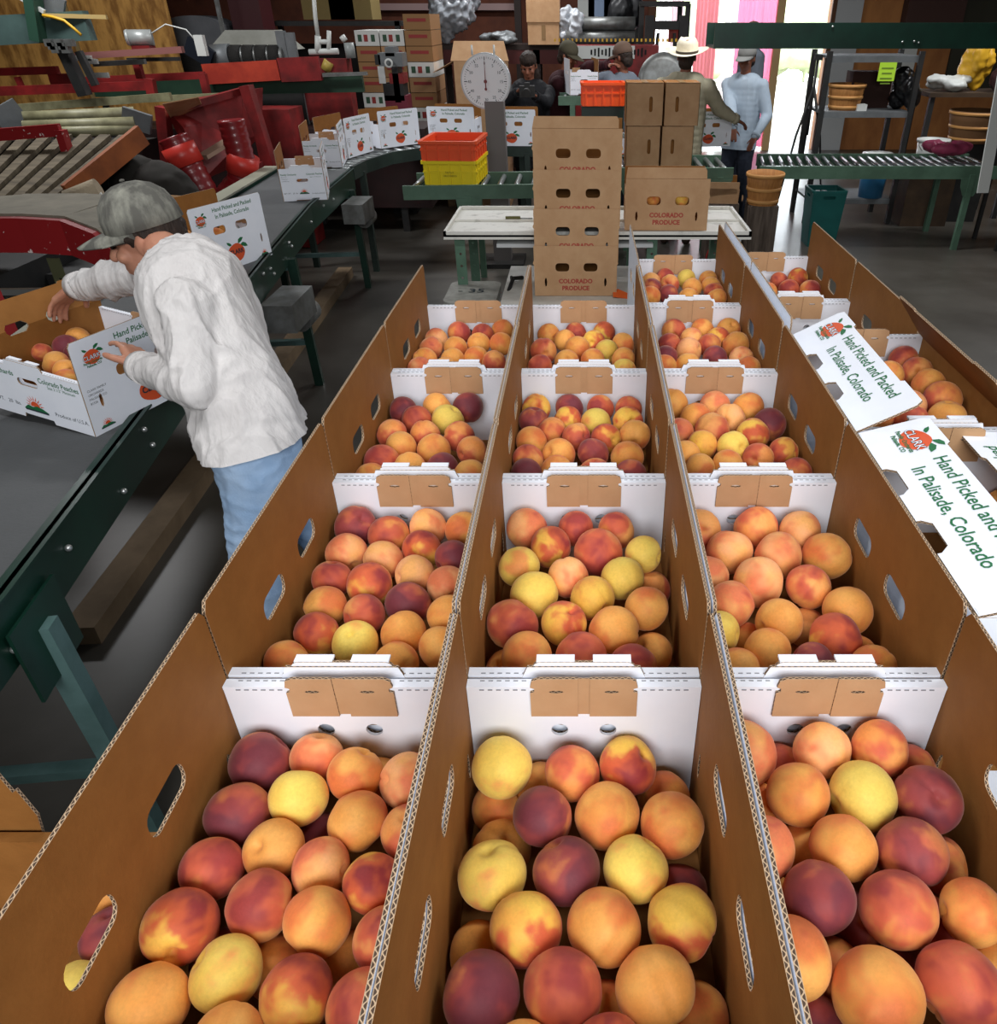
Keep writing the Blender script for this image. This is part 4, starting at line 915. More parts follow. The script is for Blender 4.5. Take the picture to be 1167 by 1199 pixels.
for nm,x0,x1,k in (('lower left',733,774,0),('lower right',774.6,813,0),('upper left',732,775.5,1),('upper right',776,817,1)):
    a=q(x0,150,7.12); b=q(x1,150,7.12); w=b.x-a.x-.006; d=.33; z=.856+k*(hh+.003)
    t=thing('brown_box','%s brown box with a slot handle in the block of four on the rollers'%nm,'box',((a.x+b.x)/2,7.12+d/2,z),0,'four stacked brown boxes')
    mb=MB(); mb.panel([(-w/2,0),(w/2,0),(w/2,hh),(-w/2,hh)],[rrect(.05 if '.' in nm or 'left' in nm else -.04,hh*.5,.028,hh*.36,.0135)],.006,Matrix(((1,0,0,0),(0,0,-1,-d/2+.006),(0,1,0,0),(0,0,0,1))),0,0,0); mb.box((0,-d/2+.012,hh-.002),(w,.024,.004)); mb.box((-w/2+.002,-d/2+.012,hh/2),(.004,.024,hh)); mb.box((w/2-.002,-d/2+.012,hh/2),(.004,.024,hh)); mb.build('front_panel',KR2,t)
    MB().box((0,.02,hh/2),(w,d-.04,hh)).build('box_body',KR,t);  # body in darker kraft so the handle slots look shaded inside
    if k: MB().box((0,0,hh+.001),(.05,d-.01,.002)).build('tape',mat('brown_tape','#8a6a42',.4),t)
# dial scale
ds=thing('dial_scale','round white dial scale on a grey pedestal behind the yellow crate','scale',(-.81,7.25,0)); c=q(565,95,7.25); r=.205
Dm=mat('dial_face','#e8ebee',.35); 
MB().cyl((0,.05,c.z),(0,-.04,c.z),r,n=48).build('dial_housing',mat('dial_rim','#b9bcbe',.3,metal=.5),ds)
fm=MB(); fm.cyl((0,-.040,c.z),(0,-.045,c.z),r*.94,n=48); fo=fm.build('dial_face',Dm,ds)
mk=MB(); Mf=T(0,-.0462,c.z,PI/2)
for i in range(60):
    a=2*PI*i/60; r1=r*(.80 if i%5 else .74); c1,s1=math.cos(a),math.sin(a); w_=.0014 if i%5 else .0028
    poly2d(mk,[(r1*c1-w_*s1,r1*s1+w_*c1),(r1*c1+w_*s1,r1*s1-w_*c1),(r*.86*c1+w_*s1,r*.86*s1-w_*c1),(r*.86*c1-w_*s1,r*.86*s1+w_*c1)],Mf)
for i in range(12):
    a=PI/2-2*PI*i/12; text_into(mk,str(i*5) if i else '0',.030,Mf@T(r*.64*math.cos(a),r*.64*math.sin(a)-.011,0),0,'CENTER')
mk.build('dial_markings',BT,fo)
nd=MB(); poly2d(nd,[(-.005,-.05),(.005,-.05),(.0015,r*.72),(-.0015,r*.72)],Mf,0,.002); poly2d(nd,circ(0,-.0,.014,16),Mf,0,.003); poly2d(nd,circ(0,-.055,.011,12),Mf,0,.003); nd.build('needle',mat('needle_dark','#7a3a3a',.5),ds)
pz=c.z-r
mb=MB(); mb.box((.06,.02,pz/2+.03),(.16,.14,pz+.06)); mb.build('pedestal',mat('pedestal_grey','#6f6a68',.5),ds); MB().box((.06,.02,.02),(.4,.4,.04)).build('base',DKM,ds)
for s in (-.10,.08): MB().cyl((s,0,c.z+r*.9),(s,0,c.z+r*1.25),.008,n=8).build('bracket_rod',PVC,ds)
# ================================================================ green overhead conveyor beam and right background
b0=q(835,57,7.7); b1=q(835,27,7.7); hgt=b1.z-b0.z
t=thing('overhead_conveyor','dark green overhead conveyor trough crossing the upper right','conveyor',(b0.x,7.7,0))
Lb=4.6
MB().box((Lb/2,0,b0.z+hgt/2),(Lb,.02,hgt)).build('side_rail',GRN,t); MB().box((Lb/2,.5,b0.z+hgt/2),(Lb,.02,hgt)).build('side_rail',GRN,t); MB().box((Lb/2,.25,b0.z+.01),(Lb,.48,.02)).build('bed',DKM,t)
for k in (2.95,4.4):
    for yy in (0,.5): MB().box((k,yy,b0.z/2),(.035,.035,b0.z)).build('support_leg',DKM,t)
for k,zz_ in ((1.62,.05),(1.72,.055),(1.76,.045),(1.0,.16)): mo('bolt',bolt,t).location=(k,-.012,b0.z+zz_)
def frame_shelf(label,px0,px1,Y,dep,levels,ytop,group=None,m=DKM):
    a=q(px0,60,Y); b=q(px1,60,Y); zt=q(px0,ytop,Y).z; w=b.x-a.x; t=thing('shelving_unit',label,'shelf',((a.x+b.x)/2,Y+dep/2,0))
    for sx in (-1,1):
        for sy in (-1,1): MB().box((sx*w/2,sy*dep/2,zt/2),(.05,.05,zt)).build('post',m,t)
    for z in levels: 
        mb=MB(); mb.box((0,0,z),(w,dep,.025)); mb.box((0,-dep/2,z-.02),(w,.02,.05)); mb.build('shelf_board',GRY,t)
    return t,((a.x+b.x)/2,Y+dep/2)
zsh=[q(950,132,8.9).z,q(950,67,8.9).z,.25]
ts,cs=frame_shelf('dark steel shelving unit behind the long roller conveyor, holding a wooden basket',972,1080,8.9,.6,zsh,60)
zm=zsh[0]+.013
def basket(label,loc,r=.19,h=.20,m=None,group=None):
    m=m or mat('basket_wood','#b0793f',.7,col2='#8c5a2a',scale=14,amt=.7,stretch=(6,6,.5)); t=thing('bushel_basket',label,'basket',loc,0,group)
    mb=MB(); mb.lathe([(r*.80,0),(r*.86,h*.3),(r*.93,h*.65),(r,h),(r-.008,h),(r*.92-.008,h*.65),(r*.79-.008,.008)],40,0); mb.lathe([(.001,.006),(r*.79,.006)],32,0); mb.build('basket_body',m,t)
    for k in (.12,.5,.93): 
        rr_=r*(.80+.20*k); MB().lathe([(rr_+.001,h*k-.014),(rr_+.008,h*k-.012),(rr_+.008,h*k+.012),(rr_+.001,h*k+.014)],40,0).build('hoop',mat('basket_hoop','#c48f52',.6),t)
    return t
a=q(988,123,9.1); basket('wooden bushel basket standing on the middle shelf beside a brown box',(a.x,9.1,zm),.19,.24)
a=q(1008,123,9.28); tag(MB().box((0,0,.17),(.42,.24,.34)).build('dark_brown_box',mat('dark_brown_card','#3d2620',.8),loc=(a.x+.06,9.36,zm)),'dark brown cardboard box behind the basket on the shelf','box')
a=q(1055,125,9.1); bg=MB(); 
for i in range(9): bg.ell((random.uniform(-.1,.1),random.uniform(-.1,.1),.08+random.uniform(0,.24)),(.09,.09,.10))
tag(remesh(bg,'black_bag',mat('black_plastic','#101012',.3,bump=.5,bscale=30),.015,1,lambda c:.012*noise.noise(c*22)),'crumpled black bag on the right end of the middle shelf','bag').location=(a.x,9.1,zm)
a=q(1036,95,8.86); sg=thing('lime_sign','lime green paper note taped to the front of the shelving unit','sign',(a.x,8.855,0)); z0=a.z; z1=q(1036,73,8.86).z
mb=MB(); mb.box((0,0,(z0+z1)/2),(.17,.004,z1-z0),rz=0); mb.build('paper',mat('lime_paper','#b4e03a',.6),sg)
mb=MB(); 
for i in range(4): mb.box((0,-.004,z1-.05-.045*i),(.12-.02*(i%2),.001,.012))
mb.build('handwriting',mat('lime_ink','#6e8a2a',.7),sg)
a=q(1022,80,8.9); tag(MB().box((0,0,.0),(.10,.10,.06)).build('paper_roll',PVC,loc=(a.x-.03,8.98,zm+.03)),'small white roll lying on the middle shelf','roll')
# tripod
a=q(950,165,8.75); tp=thing('tripod','black camera tripod standing in front of the bright doorway','tripod',(a.x+.05,8.75+.4,0)); zt=q(955,70,9.1).z
for i,an in enumerate((200,330,80)):
    MB().tube([(0,0,zt-.25),(.14*math.cos(R(an)),.14*math.sin(R(an)),zt*.55),(.30*math.cos(R(an)),.30*math.sin(R(an)),0)],[.016,.013,.008],n=8).build('leg',DKM,tp)
MB().cyl((0,0,zt*.55),(0,0,zt),.014,n=8).build('centre_column',DKM,tp); MB().box((0,0,zt+.02),(.07,.09,.05)).build('head',DKM,tp)
# cooler, bucket, crates
def pail(name,label,cat,px,py,Y,r,h,m,lid=None,z0=0,top=None,handle=True):
    a=q(px,py,Y); t=thing(name,label,cat,(a.x,Y,z0)); MB().lathe([(.001,0),(r*.85,0),(r,h),(r-.006,h),(r*.85-.006,.01)],28).build('body',m,t)
    MB().lathe([(r-.002,h-.03),(r+.01,h-.028),(r+.01,h),(r-.002,h+.002)],28).build('rim',top or m,t)
    if lid: MB().lathe([(r+.012,h),(r+.010,h+.025),(.02,h+.035),(.001,h+.035)],28).build('lid',lid,t)
    if handle: MB().tube([((r+.008)*math.cos(k),-.02-(.09 if 0<k<PI else 0)*math.sin(k),h-.03-.12*math.sin(k)) for k in [PI*i/10 for i in range(11)]],.003,n=6).build('handle',RST,t)
    return t
pail('water_cooler','round blue water cooler with a pale lid beneath the shelving unit','cooler',1030,168,9.0,.15,.42,mat('cooler_blue','#2f6f9a',.4),PVC,z0=.263)
pail('bucket','white plastic bucket behind the long roller conveyor','bucket',1093,165,8.95,.16,.33,PVC,z0=.52)
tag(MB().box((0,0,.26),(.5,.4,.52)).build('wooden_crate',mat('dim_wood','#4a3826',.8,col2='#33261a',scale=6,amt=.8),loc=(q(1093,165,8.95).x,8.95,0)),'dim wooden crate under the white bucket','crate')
tc_=thing('teal_crate','teal plastic bin on the floor under the long roller conveyor','bin',(q(977,250,7.6).x,8.0,0)); TL=mat('teal_plastic','#1f6a66',.4,col2='#185450',scale=4,amt=.6)
zt=.52; mb=MB(); w0,w1=.13,.16
for (nx,ny) in ((0,-1),(0,1),(-1,0),(1,0)):
    p=MB(); o=[(-w0,0),(w0,0),(w1,zt),(-w1,zt)]; an=math.atan2(ny,nx); Mx=Matrix.Rotation(an+PI/2,4,'Z')@T(0,-w0,0)@Matrix.Rotation(PI/2+math.atan2(w1-w0,zt),4,'X'); p.panel(o,[rrect(0,zt*.9,.12,.03,.014)],.006,Mx,0,0,0); p.build('side',TL,tc_)
MB().box((0,0,.008),(.25,.25,.012)).build('bottom',TL,tc_); p=MB(); p.panel(rrect(0,0,.345,.345,.03),[rrect(0,0,.30,.30,.02)],.02,T(0,0,zt-.01)); p.build('rim',TL,tc_)
# right-hand clutter table
a=q(1145,110,9.2); cw=thing('side_table','dim brown side table at the far right heaped with cloths','table',(a.x,9.4,0)); zc=q(1145,108,9.2).z
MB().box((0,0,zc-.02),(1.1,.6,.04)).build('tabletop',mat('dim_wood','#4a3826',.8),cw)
for sx in (-.5,.5):
    for sy in (-.25,.25): MB().box((sx,sy,(zc-.04)/2),(.05,.05,zc-.04)).build('leg',DKM,cw)
def heap(name,label,cat,c,r,m,n=9,vox=.018,amp=.015,seed=1,group=None):
    rn=random.Random(seed); b=MB()
    for i in range(n): b.ell((rn.uniform(-1,1)*r[0]*.6,rn.uniform(-1,1)*r[1]*.6,r[2]*(.35+rn.uniform(0,.7))),(r[0]*.5,r[1]*.5,r[2]*.45))
    o=remesh(b,name,m,vox,1,lambda p:amp*(noise.noise(p*18+Vector((seed,0,0)))+.6*(1-abs(noise.noise(p*11)))**4)); mz=min(v.co.z for v in o.data.vertices)
    for v in o.data.vertices: v.co.z-=mz
    o.location=c; return tag(o,label,cat,group)
heap('yellow_bag','bright yellow plastic bag hanging behind the right end of the overhead conveyor','bag',(a.x+.0,9.35,zc),(.17,.15,.33),YEL,seed=3)
heap('maroon_cloth','dark maroon cloth heaped on the side table at right','cloth',(a.x+.3,9.25,zc),(.22,.2,.26),mat('maroon_cloth','#3a1c1e',.9),seed=4)
heap('white_cloth','white cloth spread on the left end of the side table at right','cloth',(a.x-.28,9.3,zc),(.25,.16,.09),PVC,seed=5)
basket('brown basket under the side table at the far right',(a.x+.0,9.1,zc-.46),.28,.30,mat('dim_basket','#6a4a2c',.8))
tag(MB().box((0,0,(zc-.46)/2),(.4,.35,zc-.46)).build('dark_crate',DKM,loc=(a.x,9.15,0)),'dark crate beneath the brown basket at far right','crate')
heap('pink_bag','crumpled pink plastic bag at the end of the long roller conveyor','bag',(3.62,8.3,.76),(.25,.16,.12),mat('pink_plastic','#b0486a',.4),seed=6)
a=q(1167,150,7.0); st=MB(); p0=q(1158,85,7.2); p1=q(1150,228,7.0)
tag(MB().bar(q(1176,80,7.0),q(1150,226,6.85),.10,.012).build('white_strip',mat('strip_white','#c9ccc8',.6)),'long white plastic strip hanging down at the right edge','strip')
# wooden stumps with basket and small carton
STW=mat('weathered_wood','#6b5f55',.85,col2='#3e342c',scale=5,amt=.9,stretch=(6,6,.6),bump=.3,bscale=20)
def stump(label,cx,cy,w,h):
    return tag(MB().box((0,0,h/2),(w,w,h)).box((0,0,h/2),(w+.012,w*.7,h-.02)).build('wooden_block',STW,loc=(cx,cy,0)),label,'block')
a=q(900,275,6.9); stump('weathered wooden block stand under the bushel basket',1.30+.23,6.9,.24,.60); stump('grey weathered wooden stand under the small brown carton, red hoop leaning on it',1.20,7.0,.26,.60)
basket('round wooden bushel basket with a dark hoop on the wooden block',(1.53,6.9,.60),.155,.25)
rh=MB(); rh.tube([(.12*math.cos(k),0,.14*math.sin(k)) for k in [2*PI*i/24 for i in range(25)]],.008,n=8,cap=False); tag(rh.build('red_hoop',mat('red_rubber','#9a2c28',.5),loc=(1.20,6.835,.15)),'red hoop leaning against the grey wooden stand','hoop')
brown_carton('small open brown carton with raised side on the wooden stand, beside the basket',(1.19,7.0,.602),R(-4),None,text=False,W=.27,D=.22,H=.17,fold=0)
carton('white printed carton handled by the person in the cowboy hat',(1.20,8.42,.862),R(-80),prints=('R',),group=GC)
# ================================================================ people in the background
def stand(label,px,ytop,Y,face,skin,shirt,pants,hat=None,hair=True,arms=None,lean=(0,0),width=.19,bulk=1.0,H=1.74,shirt_long=.12,seed=1,hands=None,hatoff=.03):
    top=q(px,ytop,Y); zt=top.z-(hatoff if hat else 0); x=top.x; f=Vector((face[0],face[1],0)).normalized(); l=Vector((-f.y,f.x,0))
    hz=zt-.125; lean=Vector((lean[0],lean[1],0))
    head=Vector((x,Y,hz)); neck=head-Vector((0,0,.195))-f*.025-lean*.15; pel=Vector((x,Y,zt*.535))-lean-f*.02
    J=dict(head=head,neck=neck,pelvis=pel,sh_l=neck+l*width-Vector((0,0,.05)),sh_r=neck-l*width-Vector((0,0,.05)))
    for s,sg in (('l',1),('r',-1)):
        J['el_'+s]=J['sh_'+s]+l*sg*.04+Vector((0,0,-.28)); J['wr_'+s]=J['el_'+s]+f*.10+Vector((0,0,-.23))
        J['knee_'+s]=Vector((pel.x,pel.y,.5))+l*sg*.1+f*.02; J['ankle_'+s]=Vector((pel.x,pel.y,.09))+l*sg*.11
    for k,v in (arms or {}).items(): J[k]=Vector(v)
    J['foot_dir']=f
    return mkperson(label,J,skin,shirt,pants,hat,hair,face,vox=.010,wr=.006,shirt_long=shirt_long,bulk=bulk,handspec=hands,seed=seed)
NV=mat('trousers_dark','#262b38',.9); TAN=mat('jacket_tan','#b9b39a',.85,col2='#a69f86',scale=6,amt=.6); DEN=mat('chambray_shirt','#a5b3c0',.85,col2='#93a3b3',scale=6,amt=.6)
BLK=mat('black_jacket','#101116',.8); MAR=mat('maroon_sweatshirt','#3a1319',.9); GSH=mat('grey_tee','#6f7782',.9); OLV=mat('cap_olive','#4e4a3a',.9); TCP=mat('cap_taupe','#6a5548',.9); HAT=mat('straw_hat','#efe6cf',.7,col2='#ddd2b6',scale=40,amt=.6)
Y_=8.0
stand('person in pale straw cowboy hat and tan jacket, back turned',806,38,Y_,(.25,1,.14),SKD,TAN,NV,('cowboy',HAT),True,
 arms=dict(el_r=q(842,128,Y_+.05),wr_r=q(862,140,Y_+.12),el_l=q(782,150,Y_+.1),wr_l=q(795,175,Y_+.3)),bulk=1.7,width=.215,shirt_long=.26,seed=2,hatoff=.055)
stand('person in light blue work shirt standing beside the bright doorway, right of the cowboy hat',876,47,8.95,(-.55,-.8,-.2),SKD,DEN,NV,('cap',mat('cap_grey','#8b8b88',.9)),True,
 arms=dict(el_l=q(898,135,8.8),wr_l=q(884,160,8.65),el_r=q(856,128,8.8),wr_r=q(858,150,8.6)),bulk=1.1,shirt_long=.16,seed=3)
stand('person in black jacket with dark hair holding a camera beside the dial scale',618,60,8.9,(-.1,-1,-.35),SKD,BLK,BLK,None,'long',
 arms=dict(el_l=q(640,120,8.75),wr_l=q(627,113,8.6),el_r=q(594,118,8.75),wr_r=q(606,108,8.6)),bulk=1.6,shirt_long=.3,seed=4)
cm=thing('camera','black camera held by the person in the black jacket','camera',q(617,107,8.48)); MB().box((0,0,0),(.15,.06,.10)).build('camera_body',DKM,cm); MB().cyl((0,-.03,0),(0,-.12,-.01),.038,.036).build('lens',DKM,cm); MB().box((0,0,.06),(.05,.05,.03)).build('viewfinder',DKM,cm)
stand('person in dark maroon sweatshirt and olive cap reaching over a white carton',665,45,9.3,(.9,-.35,-.35),SKD,MAR,NV,('cap',OLV),True,
 arms=dict(el_l=q(690,78,9.1),wr_l=q(712,76,8.95),el_r=q(680,92,9.35),wr_r=q(700,85,9.2)),lean=(.12,0),bulk=1.4,seed=5)
stand('person in grey shirt and taupe cap, back turned, left of the forklift',729,46,9.0,(-.75,.6,-.2),SKD,GSH,NV,('cap',TCP),True,
 arms=dict(el_l=q(712,90,8.9),wr_l=q(690,92,8.95)),bulk=1.2,seed=6)
stand('person in a brown cap and grey shirt, far back near the pink sheeting',882,23,11.3,(-.9,-.3,-.1),SKD,GSH,NV,('cap',TCP),True,seed=7)
carton('small white carton handed across by the person in the maroon sweatshirt',q(680,109,8.95),R(8),prints=('F',),group=GC)
# packing line carrying those cartons
roller_line('far packing line behind the stacked brown cartons',[(-.25,8.55),(1.15,8.6)],[(-.25,9.0),(1.15,9.05)],q(678,110,8.95).z-.002,legs=((.1,1),(.9,1)),gap=.12,rail=.08,gusset=False)
# white printed trays leaning in the gap
for i,(px,py,rz,lab) in enumerate(((700,150,-60,'flattened white printed carton leaning in the gap left of the brown boxes'),(715,152,-80,'brown-lined white printed carton standing beside the stacked brown boxes'))):
    p=q(px,py,7.6); carton(lab,(p.x,7.75,.86),R(rz),prints=('R','L'),W=.20,L=.30,group=GC,He=.14,Hs=.2)
roller_line('narrow dark roller line between the dial scale and the brown boxes',[(-.28,7.45),(.18,7.45)],[(-.28,7.95),(.18,7.95)],.86,fr=DG,legs=((.1,1),(.9,1)),gap=.1,rail=.08,gusset=False)
# ================================================================ forklift
fk=thing('forklift','black forklift with an open mast and overhead guard, parked behind the workers','forklift',(q(778,60,11.0).x,11.0,0)); X0=fk.location.x
zt=q(745,4,11).z; w=(q(806,60,11).x-q(752,60,11).x)/2
for s in (-1,1):
    MB().box((s*w*.72,-.05,(zt-.12)/2),(.10,.14,zt-.12)).build('mast_rail',DKM,fk)
    MB().box((s*w*1.0,1.2,zt/2),(.06,.06,zt)).build('guard_post',DKM,fk); MB().box((s*w*1.0,.25,zt/2),(.06,.06,zt)).build('guard_post',DKM,fk)
for z in (.35,.9,zt-.22): MB().box((0,-.05,z),(w*1.44,.10,.09)).build('mast_crossbar',DKM,fk)
mb=MB(); mb.box((0,.72,zt),(w*2.1,1.05,.05)); mb.build('overhead_guard',DKM,fk)
MB().box((0,.9,.65),(w*2.0,1.3,.7)).build('chassis',DKM,fk); MB().box((0,1.35,1.05),(w*1.7,.45,.3)).build('counterweight',DKM,fk); MB().box((0,.95,1.15),(.45,.12,.45)).build('seat_back',DKM,fk)
for s in (-1,1):
    for y in (.35,1.45): MB().cyl((s*w*.85,y,.26),(s*w*1.1,y,.26),.26,n=24).build('tyre',mat('tyre_rubber','#15151a',.8),fk)
    MB().box((s*.22,-.65,.10),(.10,1.1,.04)).build('fork',DKM,fk)
    MB().tube([(s*.12,-.08,.3),(s*.14,-.1,1.2),(s*.10,-.08,zt-.3)],.02,n=8).build('hydraulic_hose',DKM,fk)
MB().box((0,-.13,.9),(w*1.5,.05,.5)).build('carriage',DKM,fk); MB().box((.12,.2,1.75),(.12,.1,.16)).build('warning_light',mat('lamp_red','#a03528',.4),fk)
cd_=thing('metal_disc','round shiny metal disc on a stand showing between the brown boxes and the straw hat','disc',(q(775,95,9.6).x,9.6,0)); zd=q(775,95,9.6).z
MB().lathe([(.25,0),(.27,.03),(.27,.06),(.20,.07),(.001,.075)],28,0,T(0,0,zd,R(80))).build('disc',RST,cd_); MB().box((0,.05,zd/2-.1),(.06,.06,zd-.2)).build('stand',DKM,cd_)
# ================================================================ sorting machinery at left
SPT=mat('machine_red_spotted','#8c1f22',.4,col2='#dccbc6',scale=22,amt=1,thr=(.66,.67))
def bars(name,parent,segs,m,base):
    mb=MB()
    for a,b,w,h in segs: mb.bar(Vector(a)-base,Vector(b)-base,w,h)
    return mb.build(name,m,parent)
def quadslab(mb,p,th,mi=0):
    """slab from 4 corner points (ccw from above) thickened downwards"""
    p=[Vector(k) for k in p]; o=len(mb.v); mb.v+=p+[k-Vector((0,0,th)) for k in p]
    for f in ((0,1,2,3),(7,6,5,4),(0,4,5,1),(1,5,6,2),(2,6,7,3),(3,7,4,0)): mb.face([o+i for i in f],mi)
# --- red curved frame beside the belt
t=thing('red_machine_frame','chipped red curved steel frame with holed legs at the left, behind the held carton','machine',(-3.0,3.9,0)); B=Vector((-3.0,3.9,0))
pts=[q(-120,278,4.15),q(-40,272,4.1),q(30,272,4.05),q(80,275,4.0),q(118,290,3.9),q(150,318,3.8)]
A_=[p+Vector((0,0,.075)) for p in pts]; 
mb=MB()
for a,b in zip(A_[:-1],A_[1:]):
    quadslab(mb,[a+Vector((0,-.03,0)),b+Vector((0,-.03,0)),b+Vector((0,.03,0)),a+Vector((0,.03,0))],.17)
mb.v=[v-B for v in mb.v]; mb.build('curved_beam',SPT,t)
mb=MB(); 
for a,b in zip(A_[:-1],A_[1:]): quadslab(mb,[a+Vector((0,.02,.012)),b+Vector((0,.02,.012)),b+Vector((0.05,.55,.012)),a+Vector((0,.55,.012))],.012)
mb.v=[v-B for v in mb.v]; mb.build('top_sheet',mat('dusty_sheet','#7d7768',.8,col2='#5d594d',scale=5,amt=.7),t)
OLG=mat('olive_post','#5d5f42',.6)
for px,nm in ((62,0),(-60,1)):
    p=q(px,302,4.2); b=MB(); h=p.z
    b.panel([(-.035,0),(.035,0),(.035,h),(-.035,h)],[circ(0,.06+.075*i,.009,8) for i in range(int(h/.075)-1)],.005,Matrix(((1,0,0,p.x-B.x),(0,0,-1,4.2-B.y),(0,1,0,0),(0,0,0,1))),0,0,0); b.box((p.x-B.x,4.23-B.y,h/2),(.07,.05,h)) if False else None
    b.build('leg',OLG,t)
g0=q(-10,352,3.35); g1=q(22,410,3.3)
mb=MB(); mb.bar(q(-20,330,3.4)-B,Vector((q(-2,420,3.35).x+.1,3.35,0))-B,.09,.05); mb.build('red_leg',SPT,t)
for y0 in (343,355,367):
    p0=q(12,y0,4.0);p1=q(48,y0-2,4.0); MB().bar(p0-B-Vector((.4,0,0)),p1-B,.03,.03).build('steel_rod',STL if y0==343 else RST,t)
# dark housing under the frame
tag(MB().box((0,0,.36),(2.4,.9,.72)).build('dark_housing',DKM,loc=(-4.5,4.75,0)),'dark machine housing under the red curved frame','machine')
# --- slatted sorting table
t=thing('sorting_table','slatted wooden sorting table with an orange side board at the upper left','table',(-4.2,5.6,0)); B=Vector((-4.2,5.6,0)); Zs=.98
c=[at(-90,232,Zs),at(72,228,Zs),at(160,158,1.25),at(-20,155,1.25)]
n=8
for i in range(n):
    u0=i/n+.012; u1=(i+.66)/n; mb=MB()
    p=[c[0].lerp(c[1],u0),c[0].lerp(c[1],u1),c[3].lerp(c[2],u1),c[3].lerp(c[2],u0)]; quadslab(mb,p,.03); mb.v=[v-B for v in mb.v]; mb.build('slat',WOD,t)
mb=MB(); quadslab(mb,[k-Vector((0,0,.05)) for k in c],.03); mb.v=[v-B for v in mb.v]; mb.build('table_bed',DKM,t)
mb=MB(); a,b=at(80,226,Zs),at(166,156,1.26); mb.bar(a-B+Vector((0,0,-.01)),b-B+Vector((0,0,-.01)),.035,.13); mb.build('side_board',ORB,t)
mb=MB(); quadslab(mb,[at(-90,250,Zs-.04),at(72,243,Zs-.04),at(74,230,Zs-.04),at(-90,234,Zs-.04)],.02); mb.v=[v-B for v in mb.v]; mb.build('front_ledge',mat('dusty_sheet','#7d7768',.8),t)
for px in (17,50):
    k0,k1,k2=at(px+14,212,Zs+.02),at(px,222,Zs),at(px+4,236,Zs-.03)
    MB().tube([k0-B,k0.lerp(k1,.7)-B+Vector((0,0,.01)),k1-B,k1.lerp(k2,.5)-B+Vector((-.01,0,-.02)),k2-B],.012,n=8).build('yellow_hook',YEL,t)
for px,py,z_ in ((-60,240,.93),(70,240,.93),(150,162,1.2),(-10,160,1.2)):
    a=at(px,py,z_); mb=MB(); mb.box((a.x-B.x,a.y-B.y,a.z/2),(.06,.06,a.z)); mb.build('leg',DKM,t)
t2=thing('guard_frame','chipped red angle frame standing on the slatted sorting table','frame',at(60,205,Zs)); t2.location=q(60,205,5.75); B2=Vector(q(60,205,5.75))
a,b,c2=q(-30,160,B2.y),q(71,152,B2.y),q(88,206,B2.y)
MB().bar(a-B2,b-B2,.04,.075).build('top_rail',SPT,t2); MB().bar(b-B2,c2-B2,.07,.05).build('post',SPT,t2)
a0=q(-20,212,B2.y); MB().bar(q(-30,160,B2.y)-B2,a0-B2,.06,.05).build('post',SPT,t2)
# --- roller bed behind it
t=thing('roller_bed','cream cleaning rollers in a dark frame behind the slatted sorting table','machine',(-4.6,7.3,0)); B=Vector((-4.6,7.3,0))
for y0,y1,r,z_ in ((139,133,.05,1.29),(149,144,.045,1.25),(157,151,.04,1.21)):
    a=at(28,y0,z_); b=at(158,y1,z_); MB().cyl(a-B,b-B,r,n=14).build('roller',CRM,t)
a=at(161,130,1.33);b=at(160,152,1.20); MB().bar(a-B,b-B,.05,.2).build('end_plate',GRY,t)
mb=MB(); mb.bar(at(0,148,1.24)-B,at(28,132,1.32)-B,.04,.22); mb.build('hopper_side',GRY,t)
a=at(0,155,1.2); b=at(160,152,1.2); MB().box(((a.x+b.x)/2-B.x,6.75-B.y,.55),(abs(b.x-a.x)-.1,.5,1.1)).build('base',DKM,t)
# --- long red and green rails
t=thing('grading_line','long grading line of red and green steel rails behind the rollers','machine',(-4.0,8.4,0)); B=Vector((-4.0,8.4,0))
def rail(p0,p1,Y,w,h,m,nm='rail'):
    MB().bar(q(*p0,Y)-B,q(*p1,Y)-B,w,h).build(nm,m,t)
rail((-60,109),(178,100),7.6,.05,.07,REDP,'red_rail'); rail((-60,86),(68,82),7.8,.05,.06,REDP,'red_rail'); rail((86,66),(214,58),7.9,.06,.05,mat('dusty_red_rail','#8a5a55',.5),'dusty_rail')
rail((60,96),(240,88),8.3,.05,.06,REDP,'red_rail'); rail((175,92),(180,118),7.6,.07,.07,REDP,'red_post'); rail((237,86),(243,112),8.2,.06,.06,REDP,'red_post'); rail((60,95),(88,95),7.9,.05,.12,REDP,'red_guard')
rail((20,90),(28,107),7.7,.04,.04,REDP,'red_post'); rail((110,75),(170,72),8.0,.05,.04,RST,'grey_bar'); rail((150,70),(210,69),8.1,.05,.03,DKM,'dark_bar'); rail((160,72),(165,92),8.1,.06,.06,REDP,'red_post')
rail((110,102),(425,96),8.6,.06,.17,mat('line_green','#24402f',.5,col2='#1a2e23',scale=5,amt=.7),'green_side')
rail((0,128),(200,113),7.5,.05,.06,CRM,'cream_rail'); rail((130,118),(270,112),7.9,.05,.05,CRM,'cream_rail')
rail((240,87),(327,82),8.5,.06,.17,RED2,'red_guard_panel'); rail((328,82),(375,80),8.5,.06,.20,REDP,'red_guard_panel'); rail((378,88),(430,86),8.5,.04,.03,RST,'steel_edge')
for k in (-5.6,-4.2,-2.9,-1.9): MB().box((k+4.0,.15,.5),(.07,.07,1.0)).build('leg',DKM,t)
MB().box((.3,.45,.62),(4.2,.7,.75)).build('line_body',mat('machine_dark_red','#2c1413',.7,col2='#1a0e0d',scale=4,amt=.8),t)
for i,(px,py) in enumerate(((105,72),(118,88),(98,68))): MB().box(q(px,py,7.85)-B,(.14,.03,.04)).build('label_plate',PVC,t)
